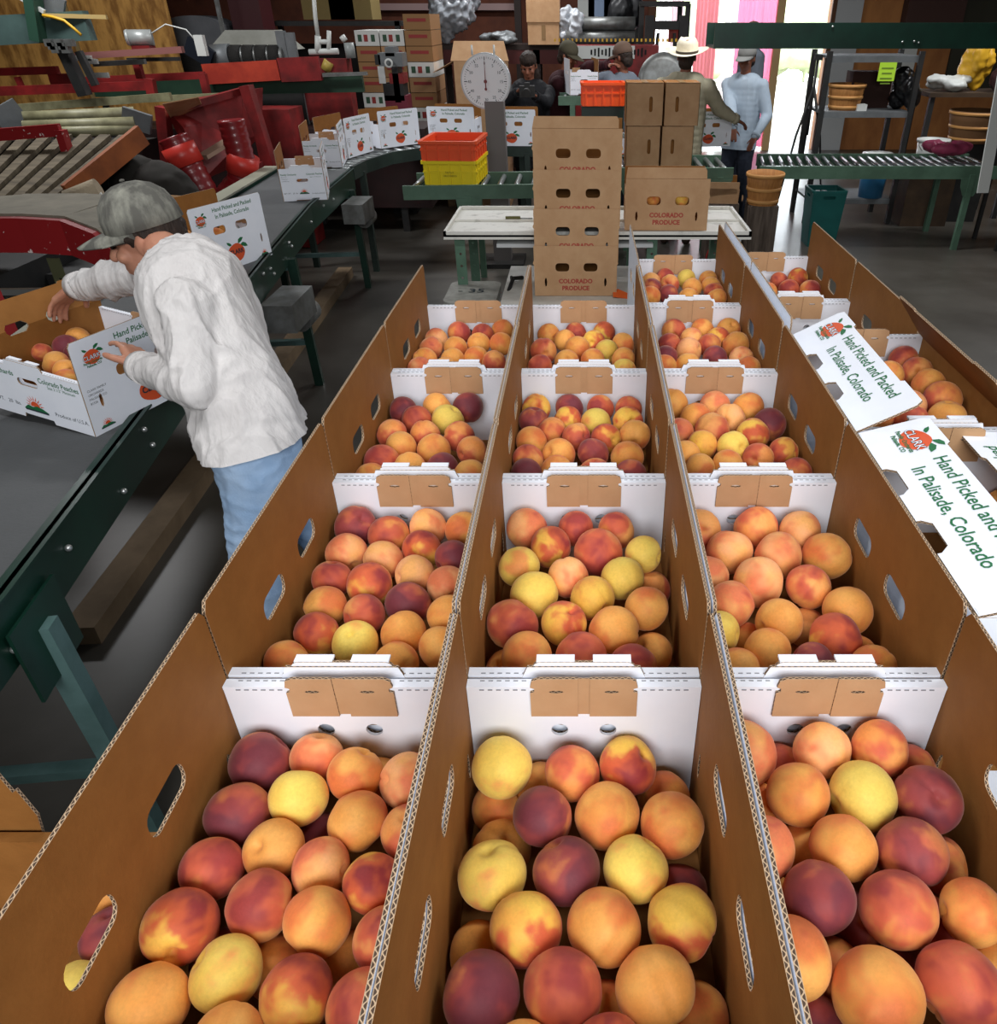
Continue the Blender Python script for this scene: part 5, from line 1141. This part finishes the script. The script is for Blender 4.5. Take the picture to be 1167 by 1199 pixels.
# dark chain drive hanging from the beam
t=thing('chain_drive','dark chain drive and motor bracket hanging beside the grey green beam','machine',q(80,60,7.4)); B=Vector(q(80,60,7.4))
mb=MB(); mb.bar(q(70,48,7.4)-B,q(100,112,7.4)-B,.10,.08); mb.bar(q(92,60,7.4)-B,q(112,100,7.4)-B,.05,.05); mb.build('chain_guard',DKM,t)
for k in range(7): MB().box(q(58+k*4,50+(k%3)*4,7.35)-B,(.06,.06,.05)).build('bracket',RST,t)
MB().box((.12,.1,-B.z/2-.2),(.04,.04,B.z-.4)).build('stand',DKM,t)
# overhead beam, post and hose
t=thing('overhead_beam','grey green steel beam on a green post with a yellow hose at the top left','beam',q(42,33,7.6)); B=Vector(q(42,33,7.6))
MB().bar(q(-80,40,7.6)-B,q(105,30,7.6)-B,.10,.21).build('beam',GYB,t); MB().bar(q(34,-30,7.5)-B,q(46,48,7.5)-B,.14,.08).build('post',mat('post_green','#2b4b3c',.5),t)
MB().bar(q(-70,48,7.6)-B,Vector((q(-70,48,7.6).x,7.6,0))-B,.08,.08).build('lower_post',DKM,t)
MB().tube([q(x,y,7.45)-B for x,y in ((50,18),(62,20),(75,24),(86,33),(95,41))],.012,n=8).build('yellow_hose',YEL,t)
MB().bar(q(52,18,7.5)-B,q(125,20,7.6)-B,.05,.03).build('wood_strip',mat('pine_strip','#b39a62',.7),t); MB().bar(q(45,0,7.6)-B,q(75,16,7.6)-B,.03,.2).build('grey_sheet',GRY,t)
MB().bar(q(15,-8,7.5)-B,q(52,14,7.5)-B,.03,.03).build('white_pipe',PVC,t)
# electric motor
p=q(165,44,8.0); t=thing('electric_motor','grey electric motor with a round fan cover on the upper red rail','motor',p)
MB().cyl((-.09,-.03,0),(.09,.03,0),.062,n=24).build('housing',mat('motor_grey','#a9adab',.4,metal=.3),t)
fc_=MB(); fc_.cyl((-.115,-.038,0),(-.09,-.03,0),.058,.066,n=24); fc_.build('fan_cover',mat('motor_grey','#a9adab',.4),t)
for i in range(5):
    a=2*PI*i/5; MB().ell((-.112-.011*math.cos(a),-.038+.033*math.cos(a),.033*math.sin(a)),(.008,.014,.015)).build('vent',DK,t)
MB().box((0,0,-.085),(.16,.12,.05)).build('foot',REDP,t); MB().tube([(.1,0,.03),(.25,0,.10),(.42,0,.06),(.50,0,-.05)],.006,n=6).build('cable',PVC,t); MB().box((.52,0,-.06),(.08,.06,.16)).build('switch_box',PVC,t)
# hood, hopper, brush rollers
p=q(230,50,10.2); t=thing('curved_hood','grey curved sheet metal hood behind the red guard','hood',(p.x,10.2,0)); zt=q(230,18,10.2).z; zb=q(230,58,10.2).z; w=.33
out=[(-w,zb),(w,zb),(w,zt-.1)]+[(w*math.cos(a),zt-.1+.1*math.sin(a)) for a in [PI*i/12 for i in range(1,12)]]+[(-w,zt-.1)]
mb=MB(); mb.panel(out,[],.4,Matrix(((1,0,0,0),(0,0,1,0),(0,1,0,0),(0,0,0,1))),0,0,0); mb.build('hood_shell',mat('hood_grey','#5a5c60',.6,col2='#46484b',scale=4,amt=.7),t); MB().box((0,.2,zb/2),(.5,.3,zb)).build('base',DKM,t)
p=q(300,50,9.6); t=thing('hopper','pale grey folded hopper above the brush rollers','hopper',(p.x,9.6,0)); zt=q(300,35,9.6).z; zb=q(300,58,9.6).z
mb=MB(); w0,w1=.42,.26; 
for s in (-1,1): mb.add([(-w0,s*.3,zb),(w0,s*.3,zb),(w1,s*.12,zt),(-w1,s*.12,zt)],[(0,1,2,3)])
mb.add([(-w0,-.3,zb),(-w0,.3,zb),(-w1,.12,zt),(-w1,-.12,zt)],[(0,1,2,3)]); mb.add([(w0,-.3,zb),(w0,.3,zb),(w1,.12,zt),(w1,-.12,zt)],[(0,1,2,3)]); mb.build('hopper_shell',mat('hopper_grey','#9a9a92',.6,col2='#7a7a70',scale=4,amt=.7),t); MB().box((0,0,zb/2),(.3,.3,zb)).build('base',DKM,t)
t=thing('brush_roller_set','row of dark brush rollers with grey sleeves above the orange red guard','machine',q(290,65,8.9)); B=Vector(q(290,65,8.9))
MB().cyl(q(249,67,8.9)-B,q(271,66,8.9)-B,.11,n=20).build('grey_sleeve',GRY,t)
for i in range(4):
    a=q(272+i*15,66,8.9); b=q(284+i*15,66,8.9); mb=MB(); mb.cyl(a-B,b-B,.10,n=20); mb.build('brush',mat('brush_dark','#22211f',.9,bump=.8,bscale=90),t); MB().cyl(q(283+i*15,66,8.9)-B,q(288+i*15,66,8.9)-B,.085,n=20).build('sleeve',RST,t)
MB().bar(q(220,52,8.8)-B,q(250,70,8.8)-B,.12,.16).build('blue_black_cover',mat('blue_black','#161c26',.4),t); MB().box((0,0,-.6),(1.0,.10,.9)).build('support',DKM,t)
for i,(px,h) in enumerate(((335,36),(345,38))): 
    p=q(px,75,8.9); tt=q(px,h,8.9); tag(MB().box((0,0,p.z/2+(tt.z)/2-p.z/2),(.09,.06,tt.z)).build('grey_post',GRY,loc=(p.x,8.9,0)),'%s grey square post beside the brush rollers'%('left' if i==0 else 'right'),'post')
# tall dark-red cabinet
p0,p1=q(281,35,10.6),q(316,35,10.6); tag(MB().box((0,0,(p0.z+3.2)/2),(p1.x-p0.x,.4,3.2-p0.z)).box((0,.1,p0.z/2),(.3,.2,p0.z)).build('red_cabinet',mat('cabinet_maroon','#3f1519',.5),loc=((p0.x+p1.x)/2,10.6,0)),'tall dark maroon cabinet above the pale hopper','cabinet')
# slanted strip
tag(MB().bar(Vector((q(263,56,10.0).x,10.0,0)),q(245,-40,10.0),.06,.03).build('metal_pole',RST),'thin pale metal pole leaning up at the dark gap by the plywood wall','pole')
# white pipe stand
t=thing('pipe_stand','white plastic pipe manifold with valves standing behind the dark red guard','pipework',q(372,72,9.0)); B=Vector(q(372,72,9.0))
def tb_(pts,r=.022,nm='pipe',m=PVC): MB().tube([q(x,y,9.0)-B for x,y in pts],r,n=10).build(nm,m,t)
tb_([(366,-20),(369,20),(372,42)],.020); tb_([(372,42),(372,62)],.03); tb_([(372,49),(385,49)]); tb_([(385,36),(385,61)]); tb_([(362,61),(396,60)],.028); tb_([(400,42),(404,48)],.03); MB().cyl(q(408,50,9.0)-B,q(411,68,9.0)-B,.05,n=14).build('grey_cylinder',mat('cylinder_grey','#8f9492',.4),t)
MB().box((q(380,75,9).x-B.x,0,-.25),(.5,.2,.55)).build('stand',REDP,t); MB().cyl(q(385,72,8.9)-B,q(381,82,8.9)-B,.05,n=12).build('yellow_valve',mat('valve_yellow','#b39a4a',.5),t)
# --- red chute and ribbed tubes
t=thing('red_chute','dark red steel chute between the sorting table and the belt','chute',(-3.3,6.6,0)); B=Vector((-3.3,6.6,0))
f_=[q(190,122,6.9),q(283,108,7.3),q(283,165,7.2),q(243,208,6.7),q(236,212,6.6),q(215,150,6.7)]
mb=MB(); o=[Vector(k)-B for k in f_]; m_=len(o); mb.v+=o+[k+Vector((.0,.5,0)) for k in o]; mb.face(range(m_)[::-1]); mb.face([m_+i for i in range(m_)])
for i in range(m_): j=(i+1)%m_; mb.face((i,j,m_+j,m_+i))
mb.build('chute_body',REDP,t); MB().bar(q(237,184,6.6)-B,q(268,165,6.9)-B,.10,.03).build('cream_ledge',mat('ledge_tan','#9a7f6c',.6),t)
MB().bar(q(288,100,7.2)-B,q(318,196,7.2)-B,.12,.08).build('side_column',REDP,t); MB().bar(q(190,125,6.8)-B,q(198,200,6.8)-B,.10,.08).build('side_column',REDP,t)
MB().bar(q(205,128,6.75)-B,q(285,106,7.25)-B,.05,.05).build('rim',REDP,t)
for px,py in ((200,190),(300,190)): a=q(px,py,7.0); MB().box((a.x-B.x,a.y-B.y,a.z/2),(.08,.08,a.z)).build('leg',REDP,t)
def ribbed(label,pts,Y,r,cap=None):
    P=[Vector(q(x,y,Y)) for x,y in pts]; base=P[-1].copy(); t=thing('ribbed_tube',label,'tube',base)
    fine=[]; 
    for a,b in zip(P[:-1],P[1:]):
        for i in range(9): fine.append(a.lerp(b,i/9))
    fine.append(P[-1]); rs=[r*(1+.035*math.sin(i*2.1)) for i in range(len(fine))]
    MB().tube([k-base for k in fine],rs,n=20).build('tube_wall',mat('ribbed_red','#7a1a1e',.35,coat=.3),t)
    if cap: a=P[cap]-base; MB().tube([a+(P[cap+1]-P[cap]).normalized()*k for k in (-.07,.07)],r*1.18,n=20).build('clamp',mat('bright_red','#c0352c',.35),t)
    return t
ribbed('red ribbed tube with a bright band coming down the left of the red chute',[(202,160),(214,182),(224,200),(240,228)],6.2,.105,1)
ribbed('red ribbed tube bending down at the right side of the red chute',[(270,140),(277,165),(284,192),(282,212),(266,232)],6.5,.10,2)
cs_=MB(); quadslab(cs_,[at(203,143,1.20),at(240,130,1.22),at(232,113,1.46),at(190,121,1.43)],.006)
tag(cs_.build('cardboard_sheet',KR2),'square of brown cardboard lying on the edge of the red chute','cardboard')
p=q(332,182,7.9); tag(MB().box((0,0,.42),(.36,.4,.84+.38)).build('red_bin',REDP,loc=(p.x-.02,8.0,.2)),'dark red square bin behind the carton alone on the belt','bin')
tag(MB().panel([(-.16,0),(.16,0),(.16,.30),(-.10,.34)],[],.005,Matrix.Translation(q(226,292,5.0))@Matrix.Rotation(.5,4,'Z')@Matrix.Rotation(PI/2,4,'X')).build('cardboard_flap',KR2),'brown cardboard flap standing behind the cap of the leaning person','cardboard')
# rag and roll pile behind the worker's cap
p=at(100,225,.9); heap('black_plastic_pile','crumpled shiny black plastic heaped behind the person in the camouflage cap','plastic',(p.x-.05,p.y-.35,.62),(.24,.18,.16),mat('black_plastic','#101012',.25),seed=9,amp=.03)
p=q(97,228,4.9); tag(MB().cyl((-.10,0,-.03),(.08,.05,.03),.055,n=20).build('twine_roll',mat('twine','#9d8f78',.9,bump=.5,bscale=60),loc=p),'roll of pale twine on the black plastic heap','roll')
tag(MB().tube([Vector(q(x,y,4.85)) for x,y in ((100,236),(112,234),(118,226),(126,240),(140,232))],.006,n=6).build('twine_strand',PVC),'white strand trailing over the black plastic heap','twine')
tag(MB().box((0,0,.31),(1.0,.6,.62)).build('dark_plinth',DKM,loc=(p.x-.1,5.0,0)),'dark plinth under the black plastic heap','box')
heap('dark_sacks','dark crumpled sacks beneath the red chute behind the cap','sack',(-2.95,5.75,.0),(.5,.35,.72),mat('sack_dark','#26231f',.9),seed=11,vox=.03)
# ================================================================ centre background
# printed cartons on a pallet
pal=thing('pallet','wooden pallet under the tall shrink-wrapped stack of printed cartons','pallet',(-2.05,10.3,0)); MB().box((0,0,.12),(1.1,1.0,.03)).build('deck_board',PWD,pal)
for s in (-.45,0,.45): MB().box((s,0,.052),(.09,1.0,.105)).build('runner',PWD,pal)
PB=[mat('carton_tan_a','#a8805a',.8),mat('carton_tan_b','#8f6a44',.8),mat('carton_white_print','#c9c9c4',.6)]
rows=[q(460,y,10.0).z for y in (140,128,116,104,92,80,68,56,44,32,20,8,-4)]
xs=[q(x,60,10.0).x for x in (417,446,475,507)]
Rr=['bottom row','second row up','third row up','fourth row up','fifth row up','sixth row up','seventh row up','eighth row up','ninth row up','tenth row up','eleventh row up','top row']
def prc(x0,x1,z0,z1,wh,label,y=10.0,dep=.7):
    t=thing('fruit_carton',label,'carton',((x0+x1)/2,y+dep/2,z0),0,'cartons on the wrapped pallet'); w=x1-x0-.012; h=z1-z0-.006
    MB().box((0,0,h/2),(w,dep,h)).build('carton_body',PB[2] if wh else PB[random.randint(0,1)],t)
    mb=MB()
    if wh:
        for k,mi in ((-.3,0),(-.05,1),(.25,0)): mb.box((w*k,-dep/2-.001,h*.5),(w*.16,.003,h*.45),mi)
    else:
        mb.box((0,-dep/2-.001,h*.62),(w*.7,.003,h*.22),1)
    mb.build('printed_marks',[mat('print_green','#2c4a35',.6),mat('print_red','#8c2f2c',.6)],t)
zc=.14
hrow=(q(460,15,10.0).z-.14)/12
for r_ in range(12):
    for c_ in range(3):
        if r_>=11 and c_<2: continue
        wh=(r_ in (10,) and c_<2) or (r_==6 and True and c_<2) or (r_ in (8,) and c_==2) or (r_==5 and c_==2)
        prc(xs[c_],xs[c_+1],.136+r_*hrow,.136+(r_+1)*hrow,wh,'%s carton, %s, %s of the wrapped pallet stack'%('white printed' if wh else 'tan',Rr[r_],('left','middle','right')[c_]))
# grey hydraulic press in front of the pallet
t=thing('drill_press','grey hydraulic machine with a round gauge in front of the pallet of cartons','machine',(q(455,90,9.4).x,9.4,0)); B=t.location.copy()
for nm,x0,y0,x1,y1,m in (('head',442,62,472,78,GRY),('motor_head',450,55,462,66,GRY),('side_block',438,64,446,76,DKM),('column',458,78,470,120,DKM),('red_panel',455,86,473,98,REDP),('lower_body',448,98,474,118,DKM),('maroon_base',450,112,478,128,mat('maroon_base','#6a2030',.5))):
    a,b=q(x0,y0,9.4),q(x1,y1,9.4); MB().box(((a.x+b.x)/2-B.x,.12,(a.z+b.z)/2),(b.x-a.x,.25,a.z-b.z)).build(nm,m,t)
MB().box((0,.15,.45),(.28,.3,.9)).build('stand',DKM,t); g_=q(455,74,9.35); MB().lathe([(.028,0),(.045,0),(.045,.02),(.028,.02)],20,0,T(g_.x-B.x,-.04,g_.z,PI/2)).build('gauge_ring',PVC,t); a=q(446,88,9.36); MB().box((a.x-B.x,0,a.z),(.07,.02,.16)).build('white_tag',PVC,t)
# large open carton
a,b=q(530,72,9.7),q(592,135,9.7); w=b.x-a.x; t=thing('large_carton','large open brown carton with flaps out behind the dial scale','carton',((a.x+b.x)/2,10.05,0)); zt=a.z
MB().box((0,0,zt/2),(w,.62,zt)).build('carton_body',KR2,t)
MB().panel([(-w/2-.03,0),(w/2+.06,0),(w/2,.24),(-w/2,.24)],[],.006,T(0,-.31,zt)@Matrix.Rotation(R(50),4,'X')).build('front_flap',KR2,t)
MB().panel([(-.3,0),(.3,0),(.3,.26),(-.3,.26)],[],.006,T(-w/2,0,zt)@Matrix.Rotation(R(90),4,'Z')@Matrix.Rotation(R(-25),4,'X')).build('side_flap',KR2,t)
# plastic bag on the timber shelf, shelf and stacked box
SHF=mat('shelf_dark','#2a1f1b',.7); ys=11.6
a=q(505,55,ys); zsf=q(600,52,ys).z; x1=q(750,52,ys).x; t=thing('timber_workbench','long dark timber workbench along the back wall','table',((a.x+x1)/2,ys+.35,0)); wl=x1-a.x
MB().box((0,0,zsf-.03),(wl,.7,.06)).build('tabletop',SHF,t); MB().box((0,-.33,zsf-.14),(wl,.03,.16)).build('apron',mat('apron_red','#4a1816',.6),t)
for sx in (-wl/2+.1,0,wl/2-.1):
    for sy in (-.3,.3): MB().box((sx,sy,(zsf-.06)/2),(.09,.09,zsf-.06)).build('leg',SHF,t)
CLB=mat('clear_bag','#8f949a',.25,col2='#6a6e74',scale=6,amt=.8,coat=.5)
a=q(532,52,ys); heap('clear_plastic_bag','bulky grey clear plastic bag on the workbench above the large carton','bag',(a.x,ys+.1,zsf+.002),(.33,.26,.52),CLB,seed=21,vox=.025,amp=.045)
a,b=q(618,26,ys),q(655,51,ys); tag(MB().box((0,0,(a.z-zsf)/2),(b.x-a.x,.4,a.z-zsf)).box((0,-.201,(a.z-zsf)*.55),(.05,.004,.16),1).build('tall_brown_box',[KR2,mat('brown_tape','#8a6a42',.4)],loc=((a.x+b.x)/2,ys+.1,zsf)),'lower brown box on the workbench with a pale strip of tape','box')
c_=q(632,5,ys); tag(MB().box((0,0,.25),(b.x-a.x+.02,.42,.50)).build('tall_brown_box',KR2,loc=((a.x+b.x)/2,ys+.1,a.z+.002)),'upper brown box stacked on the workbench box at the top edge','box')
a=q(590,45,ys); heap('junk_pile','small pile of grey cloth and tools on the workbench left of the brown boxes','pile',(a.x-.1,ys-.05,zsf+.002),(.26,.14,.09),GRY,seed=22)
a,b=q(700,28,ys),q(745,47,ys)
for i in range(3): tag(MB().cyl((-.5+.1*i,0,0),(.38,0,0),.075,n=16).build('steel_pipe',RST,loc=(q(708,42,ys).x,ys-.1+.16*(i%2),zsf+.078+.15*(i//2)*1.0)),'%s grey pipe lying on the workbench behind the workers'%('front','rear','upper')[i],'pipe','grey pipes on the workbench')
a=q(724,30,ys); heap('dark_sack','dark rounded sack on the workbench left of the forklift','sack',(q(733,30,ys).x,ys+.2,zsf+.01),(.22,.2,.42),mat('sack_black','#1a1b1e',.5),seed=23,vox=.02)
a=q(668,45,ys); heap('clear_wrap','crumpled clear plastic wrap beside the brown boxes on the workbench','wrap',(a.x,ys-.08,zsf+.002),(.15,.12,.28),mat('clear_wrap','#b9bec4',.15,coat=.6),seed=24,vox=.015,amp=.03)
# papers on wall
for i,(px,py,w_,h_,m,l) in enumerate(((686,14,.22,.28,PVC,'white notice pinned on the back wall above the workbench'),(702,5,.3,.5,mat('poster_blue','#8fa5c4',.5),'pale blue poster on the back wall at the top edge'),(716,8,.2,.4,PVC,'white narrow notice right of the pale blue poster'))):
    p=q(px,py,14.4); tag(MB().box((0,0,0),(w_*1.2,.01,h_*1.2)).build('wall_notice',m,loc=(p.x,14.48,p.z)),l,'notice')
# red machine behind the workers with white printed label
t=thing('red_sorter','low dark red sorting machine with a white lettered band behind the workers','machine',(q(700,60,10.4).x,10.4,0)); B=t.location.copy(); a,b=q(640,54,10.2),q(752,100,10.2)
MB().box((0.15,.2,(a.z-.0)/2),(b.x-a.x,.5,a.z)).build('machine_body',REDP,t); z_=q(710,62,10.15).z; a,b=q(672,62,10.15),q(744,62,10.15); MB().box(((a.x+b.x)/2-B.x,-.055,z_),(b.x-a.x,.012,.13)).build('white_band',PVC,t)
mb=MB(); 
for i in range(16): mb.box((a.x-B.x+.2+.042*i,-.063,z_),(.02,.003,.05+.02*(i%3)))
mb.build('band_lettering',DK,t); mb=MB()
for i in range(30): mb.box((-.5+.05*i,-.06,z_+.12),(.02,.01,.03))
mb.build('pin_row',YEL,t)
# beams and stuff on back wall top
tag(MB().box((0,0,0),(3.0,.1,.09)).build('wall_rail',mat('pale_pink_wood','#a58a88',.6),loc=(q(490,7,14).x,14.4,q(490,8,14.4).z)),'pale horizontal rail on the back wall above the pallet of cartons','rail')
tag(MB().box((0,0,1.4),(.10,.12,2.8)).build('diagonal_brace',SHF,loc=(q(606,10,13.9).x,13.9,0)),'dark timber post against the back wall left of the brown boxes','post')
# stacked crates top
for i,(px,w_) in enumerate(((386,.62),(412,.5))):
    p=q(px,16,11.0); tag(MB().box((0,0,.0),(w_,.5,.32)).build('yellow_carton_stack',mat('dim_yellow_card','#77663c',.8),loc=(p.x,11.2,p.z+.1)),'%s dim yellowish carton on the dark rack at the top'%('left','right')[i],'carton')
p0=q(340,28,11.0); t=thing('storage_rack','dark storage rack behind the white pipes','rack',(q(390,30,11).x,11.2,0)); zz=q(390,24,11.0).z
MB().box((0,0,zz-.03),(1.7,.6,.05)).build('shelf_board',DKM,t)
for s in (-.8,.8): 
    for y in (-.27,.27): MB().box((s,y,zz/2),(.06,.06,zz)).build('post',DKM,t)
MB().box((0,.25,zz/2-.1),(1.6,.05,zz-.3)).build('back_panel',mat('rack_black','#120e0d',.9),t)
# ================================================================ room shell
FL=mat('concrete_floor','#4f4c46',.36,col2='#343029',scale=1.1,amt=.9,bump=.06,bscale=7,spec=.5)
struct(MB().box((0,4,-.05),(26,26.4,.1)),'floor',FL)
YB=14.5
DW=mat('dark_red_wall','#4a2a22',.85,col2='#33201c',scale=2,amt=.8); PLR=mat('red_plywood','#6e3d2a',.8,col2='#4e2a1e',scale=3,amt=.8)
def wallbox(n,x0,x1,y0,y1,z0,z1,m): return struct(MB().box(((x0+x1)/2,(y0+y1)/2,(z0+z1)/2),(x1-x0,y1-y0,z1-z0)),n,m)
dl=q(766,60,YB).x; dr=q(966,60,YB).x
wallbox('wall_back_left',-12,dl,YB,YB+.15,0,4.2,PLR); wallbox('wall_back_right',dr,12,YB,YB+.15,0,4.2,mat('plywood_orange','#a8703c',.75,col2='#7d4c26',scale=3,amt=.8,stretch=(1,1,.4)))
wallbox('wall_back_top',dl,dr,YB,YB+.15,3.3,4.2,PLR)
wallbox('trim_1',dr-.0,dr+.12,YB-.05,YB,0,3.3,mat('door_post','#5a3a26',.8)); wallbox('trim_2',dl-.12,dl,YB-.05,YB,0,3.3,mat('door_post','#5a3a26',.8))
wallbox('trim_3',q(905,60,YB-.1).x,q(905,60,YB-.1).x+.12,YB-.1,YB,0,3.3,mat('door_post_pale','#c9a878',.8))
DWL=mat('dark_timber_wall','#241b18',.85)
wallbox('ceiling',-13,13,-9,17,4.2,4.3,DWL)
wallbox('wall_left',-12.2,-12,-9,YB,0,4.2,DWL); wallbox('wall_right',12,12.2,-9,YB,0,4.2,PLY)
wallbox('wall_near',-12,12,-9.2,-9,0,4.2,DWL)
xo=q(197,30,9.7).x
wallbox('wall_partition',-12,xo,9.7,9.8,0,4.2,PLY)
for i,xx in enumerate((-5.5,-6.7,-7.9)): wallbox('trim_%d'%(4+i),xx-.02,xx+.02,9.68,9.7,0,4.2,mat('seam_tan','#8f7a50',.8))
# pink translucent sheeting on the left half of the doorway
PK=mat('pink_sheeting','#e0527f',.5,col2='#c23a62',scale=3,amt=.7,stretch=(6,1,.3),trans=.0)
pb=PK.node_tree.nodes['Principled BSDF']; pb.inputs['Transmission Weight'].default_value=.35; pb.inputs['Roughness'].default_value=.9
x0=q(846,60,YB-.05).x; x1=q(905,60,YB-.05).x
t=thing('sheeting','pink translucent sheeting hanging over the left side of the bright doorway','curtain',((x0+x1)/2,YB-.03,0))
n=60; 
XS=[q(px,60,YB-.05).x for px in (769,784,797,812,838,846,860,905)]; PS=mat('pale_sheeting','#e2d3d8',.6); MV=mat('mauve_sheeting','#b5838f',.6); RDS=mat('red_sheeting','#9c3038',.6)
for mm_ in (PS,MV,RDS): mm_.node_tree.nodes['Principled BSDF'].inputs['Transmission Weight'].default_value=.35
for k,(xa,xb,m) in enumerate(((XS[0],XS[1],PS),(XS[1],XS[2],MV),(XS[3],XS[4],RDS),(XS[5],XS[6],PS),(XS[6],XS[7],PK))):
    mb=MB(); nn=30
    for i in range(nn+1):
        x=xa+(xb-xa)*i/nn; y=.03*math.sin(i*1.3)+.015*math.sin(i*2.9); mb.v+=[Vector((x-(x0+x1)/2,y,.05)),Vector((x-(x0+x1)/2,y,3.3))]
    for i in range(nn): mb.face((2*i,2*i+2,2*i+3,2*i+1),sm=True)
    mb.build('sheet_panel',m,t)
xw0,xw1=q(975,40,YB-.05).x,q(1005,40,YB-.05).x
wallbox('door_1',xw0,xw1,YB-.06,YB,0,2.4,mat('grey_white_door','#a9acac',.5))
tag(MB().box((0,0,0),(.25,.03,1.0)).build('notice_board',mat('board_white','#b9bcb8',.6),loc=(q(1066,60,YB-.1).x,YB-.03,1.6)),'tall narrow white board fixed on the plywood wall at right','board')
tag(MB().box((0,0,0),(.9,.25,.5)).build('wall_cabinet',mat('dark_brown_card','#3d2620',.8),loc=(q(1095,10,YB-.2).x,YB-.14,2.0)),'dark brown wall cabinet high on the right plywood wall','cabinet')
tag(MB().box((0,0,0),(.9,.06,1.3)).build('olive_board',mat('dark_olive_panel','#2e2d22',.8),loc=(q(1158,30,YB-.2).x,YB-.04,1.55)),'dark panel on the plywood wall at the upper right corner','panel')
# outside
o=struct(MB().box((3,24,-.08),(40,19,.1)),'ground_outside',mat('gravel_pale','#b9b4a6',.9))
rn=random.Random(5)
LF=mat('foliage_washed_out','#a9b58f',.8,col2='#bcc6a6',scale=4,amt=.8)  # leaf colour paled towards white to suggest overexposed daylight
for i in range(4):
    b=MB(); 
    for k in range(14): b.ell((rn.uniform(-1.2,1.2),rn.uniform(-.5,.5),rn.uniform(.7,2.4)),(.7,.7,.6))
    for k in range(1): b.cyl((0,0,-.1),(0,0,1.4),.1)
    o=remesh(b,'shrub',LF,.12,1,lambda p:.15*noise.noise(p*3)); o.location=(4.2+i*3.6,31,0); tag(o,'glare-paled green shrub outside the doorway, %s'%ORD[i],'shrub','shrubs outside the doorway')
